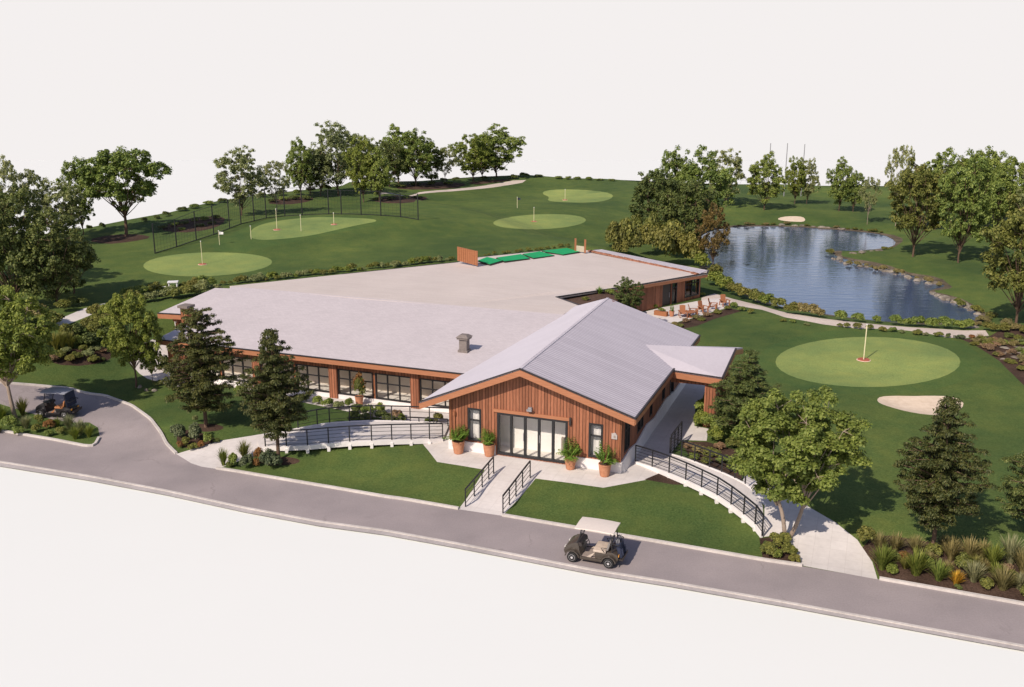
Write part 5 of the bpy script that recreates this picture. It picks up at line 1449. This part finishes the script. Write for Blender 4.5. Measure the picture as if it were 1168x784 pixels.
# ------------------------------------------------------------------ patio chairs
def chair_meshes():
    s = MB()
    for i in range(5): s.hexa([(-.28, -.30 + i * .125, .36 - i * .028), (.28, -.30 + i * .125, .36 - i * .028), (.28, -.19 + i * .125, .335 - i * .028), (-.28, -.19 + i * .125, .335 - i * .028)], [(-.28, -.30 + i * .125, .385 - i * .028), (.28, -.30 + i * .125, .385 - i * .028), (.28, -.19 + i * .125, .36 - i * .028), (-.28, -.19 + i * .125, .36 - i * .028)])
    b = MB()
    for i in range(5):
        x = -.26 + i * .106; hh = .98 + .05 * math.sin(math.pi * (i + .5) / 5)
        b.hexa([(x, .26, .22), (x + .095, .26, .22), (x + .095, .285, .22), (x, .285, .22)], [(x - .01, .50, hh), (x + .105, .50, hh), (x + .105, .525, hh), (x - .01, .525, hh)])
    ar = []
    for sg in (-1, 1):
        m_ = MB(); m_.box(sg * .35 - .075, sg * .35 + .075, -.36, .42, .545, .575); ar.append(m_)
    lg = []
    for sg in (-1, 1):
        m_ = MB(); m_.box(sg * .33 - .025, sg * .33 + .025, -.34, -.22, 0, .544); lg.append(m_)
        m_ = MB(); m_.hexa([(sg * .33 - .025, .42, 0), (sg * .33 + .025, .42, 0), (sg * .33 + .025, .55, 0), (sg * .33 - .025, .55, 0)], [(sg * .33 - .025, .2, .544), (sg * .33 + .025, .2, .544), (sg * .33 + .025, .33, .544), (sg * .33 - .025, .33, .544)]); lg.append(m_)
    w = M['orange_wood']
    return [('seat', s.mesh('seat', w)), ('backrest', b.mesh('backrest', w))] + [('arm', a_.mesh('arm', w)) for a_ in ar] + [('leg', l_.mesh('leg', w)) for l_ in lg]
CHM = chair_meshes()
for k, (u, v, rz) in enumerate(((779,362,-110),(791,360,-20),(802,356.5,-75),(813.5,353,-40),(826.5,349,-95))):
    p = P(u, v); p.z += .01
    t = empty('patio_chair', p, f'orange wooden slatted patio chair, {ordw(k + 1)} from the left on the patio', 'chair', 'orange wooden patio chairs', R(rz + 110))
    t.scale = (.86, .86, .86)
    for n_, me in CHM: new_obj(n_, me, t)
p = P(787, 362); t = empty('patio_table', p, 'low round orange wooden table among the patio chairs', 'table')
MB().lathe([(0, .42), (.42, .42), (.42, .46), (0, .46)], 20).build('table_top', M['orange_wood'], t); MB().lathe([(.06, .02), (.05, .42)], 10).build('pedestal', M['orange_wood'], t); MB().lathe([(0, 0), (.24, 0), (.24, .03), (0, .035)], 14).build('table_foot', M['orange_wood'], t)
# white slab bench behind the left roof
p = P(181, 333); t = empty('white_bench', p, 'small white slab bench on the grass left of the roof', 'bench', None, R(12))
mb = MB(); mb.box(-1.1, .7, -.3, .3, .38, .46); mb.build('seat', M['white'], t, bevel=.01)
for x in (-.8, .5):
    mb = MB(); mb.box(x - .06, x + .06, -.24, .24, 0, .379); mb.build('leg', M['white'], t)
mb = MB(); mb.box(.72, 1.5, -.3, .3, .7, .78); mb.box(1.36, 1.44, -.25, .25, 0, .7); mb.box(.78, .86, -.25, .25, 0, .7); mb.build('side_table', M['white'], t)

# ------------------------------------------------------------------ flagsticks
def flagstick(u, v, top, label, disc=None, flag=None, r_=.015):
    p = P(u, v); lo_, hi_ = .3, 8
    for _ in range(30):
        mid = (lo_ + hi_) / 2
        if vpix((p.x, p.y, p.z + mid)) > top: lo_ = mid
        else: hi_ = mid
    H_ = lo_; t = empty('flagstick', p, label, 'flagstick', 'golf flagsticks')
    mb = MB(); mb.tube([(0, 0, 0), (0, 0, H_)], r_ * (1 + depth(p) / 120), 8); mb.build('pole', M['cream'], t)
    mb = MB(); mb.lathe([(0, H_), (.05, H_ + .01), (.05, H_ + .07), (0, H_ + .09)], 8); mb.build('knob', M['white'], t)
    if disc:
        mb = MB(); rr = disc; mb.lathe([(0, .01), (rr, .01), (rr, .05), (rr * .9, .09), (0, .06)], 20); mb.build('marker_base', M['flag_red'], t)
        mb = MB(); mb.lathe([(rr * .95, .012), (rr * 1.15, .012), (rr * 1.13, .03), (rr * .95, .04)], 20); mb.build('marker_rim', M['flag_pink'], t)
    if flag:
        mb = MB(); c = [(0.03, 0, H_ - .02), (.22, .05, H_ - .06), (.44, 0, H_ - .08), (.42, 0, H_ - .30), (.2, .04, H_ - .30), (.03, 0, H_ - .32)]
        mb.hexa(c, [(x, y + .012, z) for x, y, z in c]); mb.build('flag', M[flag], t)
    return t
flagstick(985,411,371,'cream flagstick with red base on the large right green',.40, None, .024)
flagstick(231,302,276,'cream flagstick with red base on the near left green',.34)
flagstick(316,262.5,239,'cream flagstick with pale base on the upper left green',.34)
flagstick(343.5,263.8,246,'white stick near the front edge of the upper left green')
flagstick(381,256.5,243.5,'short flagstick with small base near the fence on the upper left green',.3)
flagstick(250.5,279.5,264,'short flagstick with white flag between the two left greens', None, 'white')
flagstick(286.5,273,258.5,'short stick at the left edge of the upper left green')
flagstick(609,253.2,237.2,'cream flagstick with red base on the near far green',.36)
flagstick(644.5,228.5,216.5,'flagstick with red base on the farthest green',.36)
flagstick(590,237.5,225.5,'flagstick with small dark flag on the fairway between far greens', None, 'navy')

# ------------------------------------------------------------------ net fence and range net
FP = [(177,289.5,255),(201.6,282,250),(224,274.5,241),(244,268,235),(262,261,228),(275,256,227.5),(290,252.5,222),(303.7,249.3,215),(325,247,214.5),(344.8,245.8,213.8),(375,244.5,216),(389.5,244.5,217),(412,245,217.5),(434.5,246,218.6),(457,247.5,220),(477,251,221)]
pts = []
for u, v, tp in FP:
    p = P(u, v); lo_, hi_ = .3, 10
    for _ in range(30):
        mid = (lo_ + hi_) / 2
        if vpix((p.x, p.y, p.z + mid)) > tp: lo_ = mid
        else: hi_ = mid
    pts.append((p, lo_))
t = empty('net_fence', pts[0][0], 'tall black net fence with thin posts curving behind the upper left green', 'fence'); o0 = t.location.copy()
for p, hh in pts:
    mb = MB(); mb.tube([p - Vector((0, 0, .1)), p + Vector((0, 0, hh))], .06, 8); mb.build('post', M['black'], t, origin=o0)
for f in (.02, .985):
    mb = MB()
    for (a_, ha), (b_, hb) in zip(pts[:-1], pts[1:]): mb.bar(a_ + Vector((0, 0, ha * f)), b_ + Vector((0, 0, hb * f)), .06 if f < .5 else .035)
    mb.build('rail', M['black'], t, origin=o0)
mb = MB()
for (a_, ha), (b_, hb) in zip(pts[:-1], pts[1:]):
    L_ = (b_ - a_).length
    for k in range(1, 8): mb.bar(a_ + Vector((0, 0, ha * k / 8)), b_ + Vector((0, 0, hb * k / 8)), .010)
    n_ = int(L_ / .4)
    for k in range(1, n_): 
        q = a_.lerp(b_, k / n_); mb.bar(q, q + Vector((0, 0, ha + (hb - ha) * k / n_)), .010)
mb.build('net', M['net'], t, origin=o0)
rp = []
for u, tp in ((875, 163.5), (894, 163.5), (913.5, 164.5)):
    p = P(u, 224); lo_, hi_ = .3, 40
    for _ in range(40):
        mid = (lo_ + hi_) / 2
        if vpix((p.x, p.y, p.z + mid)) > tp: lo_ = mid
        else: hi_ = mid
    rp.append((p, lo_))
t = empty('range_net', rp[0][0], 'three tall thin net poles rising behind the far bunker trees', 'net poles'); o0 = t.location.copy()
for p, hh in rp:
    mb = MB(); mb.tube([p - Vector((0, 0, .1)), p + Vector((0, 0, hh))], [.085, .06], 8); mb.build('pole', M['steel'], t, origin=o0)


# ------------------------------------------------------------------ golf carts
def golf_cart(loc, rz, label, body, roof, seat, windshield_on=True, curtain=False):
    t = empty('golf_cart', loc, label, 'golf cart', 'golf carts', rz)
    def arc(cx, cz, r_, a0, a1, n=9): return [(cx + r_ * math.cos(R(a0 + (a1 - a0) * i / n)), cz + r_ * math.sin(R(a0 + (a1 - a0) * i / n))) for i in range(n + 1)]
    # shell: front cowl and rear body with wheel arches
    fx, rx_, wz_, wr = .82, -.83, .24, .235
    prof = [(1.20, .34), (1.24, .46), (1.20, .60), (1.08, .72), (.90, .83), (.72, .90), (.60, .90), (.56, .80), (.50, .46), (.44, .34)] 
    arcp = arc(fx, wz_, .30, 160, 15, 9)
    prof = prof + [(.46, .26)] + [p for p in arcp if True][0:0] + [(.52, .26)] + arcp + [(1.14, .30)]
    mb = MB(); mb.extrude_profile(prof, -.50, .50); bo = mb.build('body', M[body], t, smooth=True, bevel=.02)
    prof2 = [(-.20, .30), (-.16, .50), (-.22, .58), (-.70, .60), (-.74, .70), (-.98, .70), (-1.18, .62), (-1.24, .46), (-1.20, .34)] + arc(rx_, wz_, .30, 10, 165, 9)[::-1]
    mb = MB(); mb.extrude_profile(prof2, -.50, .50); mb.build('rear_body', M[body], t, smooth=True, bevel=.02)
    # floor, sills
    mb = MB(); mb.box(-.5, .52, -.46, .46, .22, .30); mb.build('floor_pan', M['floor_mat'], t)
    for s_ in (-1, 1):
        mb = MB(); mb.box(-.50, .50, s_ * .53 - .045, s_ * .53 + .045, .20, .32); mb.build('sill', M[body], t, bevel=.02)
        mb = MB(); mb.hexa([(.02, s_ * .455, .30), (.22, s_ * .455, .30), (.22, s_ * .485, .30), (.02, s_ * .485, .30)], [(-.16, s_ * .455, .56), (-.14, s_ * .455, .56), (-.14, s_ * .485, .56), (-.16, s_ * .485, .56)]); mb.build('side_panel', M[seat], t)
    # fenders
    for cx in (fx, rx_):
        for s_ in (-1, 1):
            mb = MB(); A_ = arc(cx, wz_, .335, 8, 172, 12); B_2 = arc(cx, wz_, .29, 8, 172, 12)
            y0, y1 = sorted((s_ * .48, s_ * .66))
            n_ = len(A_)
            vs = [(x, y0, z) for x, z in A_] + [(x, y1, z) for x, z in A_] + [(x, y1, z) for x, z in B_2] + [(x, y0, z) for x, z in B_2]
            fs = []
            for i in range(n_ - 1):
                for q in range(4): fs.append((q * n_ + i, q * n_ + i + 1, ((q + 1) % 4) * n_ + i + 1, ((q + 1) % 4) * n_ + i))
            fs += [(0, n_, 2 * n_, 3 * n_), (n_ - 1, 4 * n_ - 1, 3 * n_ - 1, 2 * n_ - 1)]
            mb.add(vs, fs); mb.build('fender', M[body], t, smooth=True)
    # wheels
    for cx in (fx, rx_):
        for s_ in (-1, 1):
            fr = lambda x, y, z, cx=cx, s_=s_: (cx + x, s_ * .56 + z, wz_ + y)
            ty = MB(); ty.lathe([(.12, -.10), (.20, -.10), (.23, -.075), (.235, 0), (.23, .075), (.20, .10), (.12, .10)], 24, (0, 0, 0), fr)
            w_ = ty.build('wheel', M['rubber'], t, smooth=True)
            rm = MB(); rm.lathe([(0, -.105), (.05, -.11), (.07, -.085), (.125, -.09), (.135, -.103), (.142, -.10), (.142, .10), (.135, .103), (.125, .09), (.07, .085), (.05, .11), (0, .105)], 24, (0, 0, 0), fr)
            rm.build('rim', M['rim'], w_, smooth=True)
            hb = MB()
            for k in range(5):
                a_ = k * 2 * math.pi / 5; hb.bar(fr(.05 * math.cos(a_), .05 * math.sin(a_), s_ * .108), fr(.12 * math.cos(a_), .12 * math.sin(a_), s_ * .098), .018)
            hb.build('spoke', M['edge'], w_)
    # seat
    mb = MB(); mb.box(-.66, -.08, -.47, .47, .59, .71); mb.build('seat', M[seat], t, smooth=True, bevel=.04)
    mb = MB(); mb.hexa([(-.76, -.47, .74), (-.66, -.47, .74), (-.66, .47, .74), (-.76, .47, .74)], [(-.86, -.47, 1.10), (-.77, -.47, 1.12), (-.77, .47, 1.12), (-.86, .47, 1.10)]); mb.build('backrest', M['seat_grey' if seat != 'seat_brown' else seat], t, smooth=True, bevel=.035)
    for s_ in (-1, 1):
        mb = MB(); mb.tube([(-.6, s_ * .5, .66), (-.45, s_ * .5, .86), (-.70, s_ * .5, .88)], .018, 8); mb.build('armrest', M['black'], t)
    # dash and wheel
    mb = MB(); mb.hexa([(.40, -.47, .76), (.58, -.47, .74), (.58, .47, .74), (.40, .47, .76)], [(.44, -.47, .90), (.60, -.47, .93), (.60, .47, .93), (.44, .47, .90)]); mb.build('dashboard', M['edge'], t, bevel=.02)
    ring = []
    for k in range(25):
        a_ = 2 * math.pi * k / 24; ring.append((.24 + .165 * math.cos(a_) * .55, .22 + .165 * math.sin(a_), .93 + .165 * math.cos(a_) * .83))
    sw = MB(); sw.tube(ring, .017, 8, False); sw.tube([(.24, .22, .93), (.46, .22, .80)], .02, 8); sw.bar((.24, .06, .93), (.24, .38, .93), .02)
    sw.build('steering_wheel', M['black'], t)
    # roof and struts
    rz0 = 1.66
    mb = MB(); nx, ny = 8, 6
    top = []; 
    L0, L1, W0 = -1.02, .72, .60
    g_ = [[(L0 + (L1 - L0) * i / nx, -W0 + 2 * W0 * j / ny, rz0 + .05 * (1 - (2 * j / ny - 1) ** 2) * .6 + .03 * math.sin(math.pi * i / nx)) for j in range(ny + 1)] for i in range(nx + 1)]
    vs = [p for r_ in g_ for p in r_] + [(x, y, z - .045) for r_ in g_ for x, y, z in r_]; K = (nx + 1) * (ny + 1); ix = lambda i, j: i * (ny + 1) + j
    fs = []
    for i in range(nx):
        for j in range(ny):
            fs.append((ix(i, j), ix(i + 1, j), ix(i + 1, j + 1), ix(i, j + 1))); fs.append((K + ix(i, j), K + ix(i, j + 1), K + ix(i + 1, j + 1), K + ix(i + 1, j)))
    for i in range(nx): fs += [(ix(i, 0), K + ix(i, 0), K + ix(i + 1, 0), ix(i + 1, 0)), (ix(i, ny), ix(i + 1, ny), K + ix(i + 1, ny), K + ix(i, ny))]
    for j in range(ny): fs += [(ix(0, j), ix(0, j + 1), K + ix(0, j + 1), K + ix(0, j)), (ix(nx, j), K + ix(nx, j), K + ix(nx, j + 1), ix(nx, j + 1))]
    mb.add(vs, fs); mb.build('roof', M[roof], t, smooth=True)
    for s_ in (-1, 1):
        mb = MB(); mb.tube([(.64, s_ * .47, .88), (.50, s_ * .49, 1.3), (.44, s_ * .50, rz0)], .022, 8); mb.build('strut', M['black'], t)
        mb = MB(); mb.tube([(-.95, s_ * .47, .68), (-.92, s_ * .48, 1.2), (-.86, s_ * .50, rz0)], .024, 8); mb.build('strut', M['black'], t)
        mb = MB(); mb.box(1.185, 1.225, s_ * .33 - .09, s_ * .33 + .09, .56, .63); mb.build('headlight', M['lamp_glass'], t, bevel=.012)
        mb = MB(); mb.box(-1.245, -1.215, s_ * .36 - .07, s_ * .36 + .07, .50, .60); mb.build('tail_light', M['amber'], t, bevel=.01)
    if windshield_on:
        mb = MB(); mb.hexa([(.625, -.46, .92), (.625, .46, .92), (.615, .46, .92), (.615, -.46, .92)], [(.45, -.48, rz0 - .05), (.45, .48, rz0 - .05), (.44, .48, rz0 - .05), (.44, -.48, rz0 - .05)]); mb.build('windshield', M['windshield'], t)
    # rear bag well and basket
    mb = MB(); mb.box(-1.42, -1.20, -.42, .42, .34, .42); mb.box(-1.44, -1.41, -.44, .44, .40, .52); mb.build('bag_well', M['edge'], t, bevel=.015)
    mb = MB(); mb.bar((-1.0, -.46, 1.12), (-1.0, .46, 1.12), .035); mb.bar((-1.22, -.46, 1.06), (-1.22, .46, 1.06), .03)
    for y in (-.46, .46): mb.bar((-1.22, y, 1.06), (-.94, y, 1.12), .03)
    mb.build('bag_rack', M['black'], t)
    if curtain:
        mb = MB(); mb.hexa([(-1.05, -.52, .72), (-1.05, .52, .72), (-1.03, .52, .72), (-1.03, -.52, .72)], [(-.93, -.52, rz0 - .04), (-.93, .52, rz0 - .04), (-.91, .52, rz0 - .04), (-.91, -.52, rz0 - .04)]); mb.build('rear_curtain', M['navy'], t)
    return t
def bag(cart, x, y, label, m):
    bpy.context.view_layer.update(); p = cart.matrix_basis @ Vector((x, y, .42))
    t = empty('golf_bag', p, label, 'golf bag', 'golf bags', cart.rotation_euler.z); t.rotation_euler = (0, R(12), cart.rotation_euler.z); t.scale = (.86, .86, .86)
    MB().lathe([(0, 0), (.12, 0), (.13, .05), (.115, .35), (.13, .62), (.135, .68), (.11, .70), (0, .66)], 14).build('body', M[m], t, smooth=True)
    mb = MB(); mb.box(-.17, -.11, -.07, .07, .1, .42); mb.build('pocket', M[m], t, bevel=.02)
    mb = MB()
    for k in range(6):
        a_ = k * 1.05; mb.bar((.06 * math.cos(a_), .06 * math.sin(a_), .6), (.08 * math.cos(a_), .08 * math.sin(a_), .86 + .03 * (k % 3)), .02)
    mb.build('club', M['steel'], t)
wa, wb = P(696, 648.5), P(650.5, 640.5)     # near side wheels, rear and front
fd = (wb - wa); fd.z = 0; fd.normalize(); lf = Vector((-fd.y, fd.x, 0))
mid = (wa + wb) / 2 - lf * .5; mid.z = h1(mid.x, mid.y) + .006
c1 = golf_cart(mid, math.atan2(fd.y, fd.x), 'dark brown golf cart with cream roof driving on the front road', 'cart', 'cart_roof', 'seat')
c1.scale = (.89, .89, .89)
bag(c1, -1.28, -.2, 'dark golf bag on the far side behind the cream roofed cart', 'navy'); bag(c1, -1.28, .2, 'dark golf bag on the near side behind the cream roofed cart', 'navy')
pc = P(67, 474.5); pc.z = max(h1(pc.x + i, pc.y + j) for i in (-.8, .8) for j in (-.5, .5)) + .006
c2 = golf_cart(pc, R(171), 'near black golf cart with grey roof parked behind the drive island', 'cart_dark', 'cart_roof_grey', 'seat_brown', True, True)
c2.scale = (.87, .87, .87)

# ------------------------------------------------------------------ camera, sun, sky
cam = bpy.data.cameras.new('camera'); co = bpy.data.objects.new('camera', cam); COL.objects.link(co)
co.location = (0, 0, CAMH); co.rotation_euler = (R(90) - TH, 0, 0)
cam.sensor_width = 36; cam.lens = F / 1168 * 36; cam.clip_end = 3000; cam.clip_start = .5
SC.camera = co
AZ, ELV = R(38), R(41)      # direction the light travels (from +Y towards +X), sun height
sl = bpy.data.lights.new('sun', 'SUN'); sl.energy = 4.25; sl.angle = R(.55); sl.color = (1, .875, .765)
so_ = bpy.data.objects.new('sun', sl); COL.objects.link(so_)
tv = Vector((math.sin(AZ) * math.cos(ELV), math.cos(AZ) * math.cos(ELV), -math.sin(ELV)))
so_.rotation_euler = tv.to_track_quat('-Z', 'Y').to_euler()
so_.location = (-30, -30, 60)
wd = bpy.data.worlds.new('World'); SC.world = wd; wd.use_nodes = True
nt = wd.node_tree; nt.nodes.clear(); T = NT(nt)
out = T.n('ShaderNodeOutputWorld'); bg = T.n('ShaderNodeBackground'); bg2 = T.n('ShaderNodeBackground')
sky = T.n('ShaderNodeTexSky', sky_type='NISHITA'); sky.sun_disc = False; sky.sun_elevation = ELV; sky.sun_rotation = AZ + math.pi; sky.air_density = 1.2; sky.dust_density = .6
T.l(T.mix(1.0, sky.outputs[0], (1.14, .935, .965), 'MULTIPLY'), bg.inputs[0]); bg.inputs[1].default_value = .108
# bright white haze low over the horizon, blue sky above it
bg2.inputs[0].default_value = (1.0, .962, .952, 1); bg2.inputs[1].default_value = .845
tc = T.n('ShaderNodeTexCoord'); sp_ = T.n('ShaderNodeSeparateXYZ'); T.l(tc.outputs['Generated'], sp_.inputs[0])
mr = T.n('ShaderNodeMapRange', interpolation_type='SMOOTHSTEP'); mr.inputs[1].default_value = .10; mr.inputs[2].default_value = .16; mr.inputs[3].default_value = 0; mr.inputs[4].default_value = 1
T.l(sp_.outputs[2], mr.inputs[0])
mx = T.n('ShaderNodeMixShader'); T.l(mr.outputs[0], mx.inputs[0]); T.l(bg2.outputs[0], mx.inputs[1]); T.l(bg.outputs[0], mx.inputs[2]); T.l(mx.outputs[0], out.inputs[0])
SC.view_settings.view_transform = 'Standard'; SC.view_settings.look = 'None'; SC.view_settings.exposure = 0.10; SC.view_settings.gamma = 1
SC.render.resolution_x = 1024; SC.render.resolution_y = 687
SC.cycles.max_bounces = 6; SC.cycles.transparent_max_bounces = 12
bpy.context.view_layer.update()
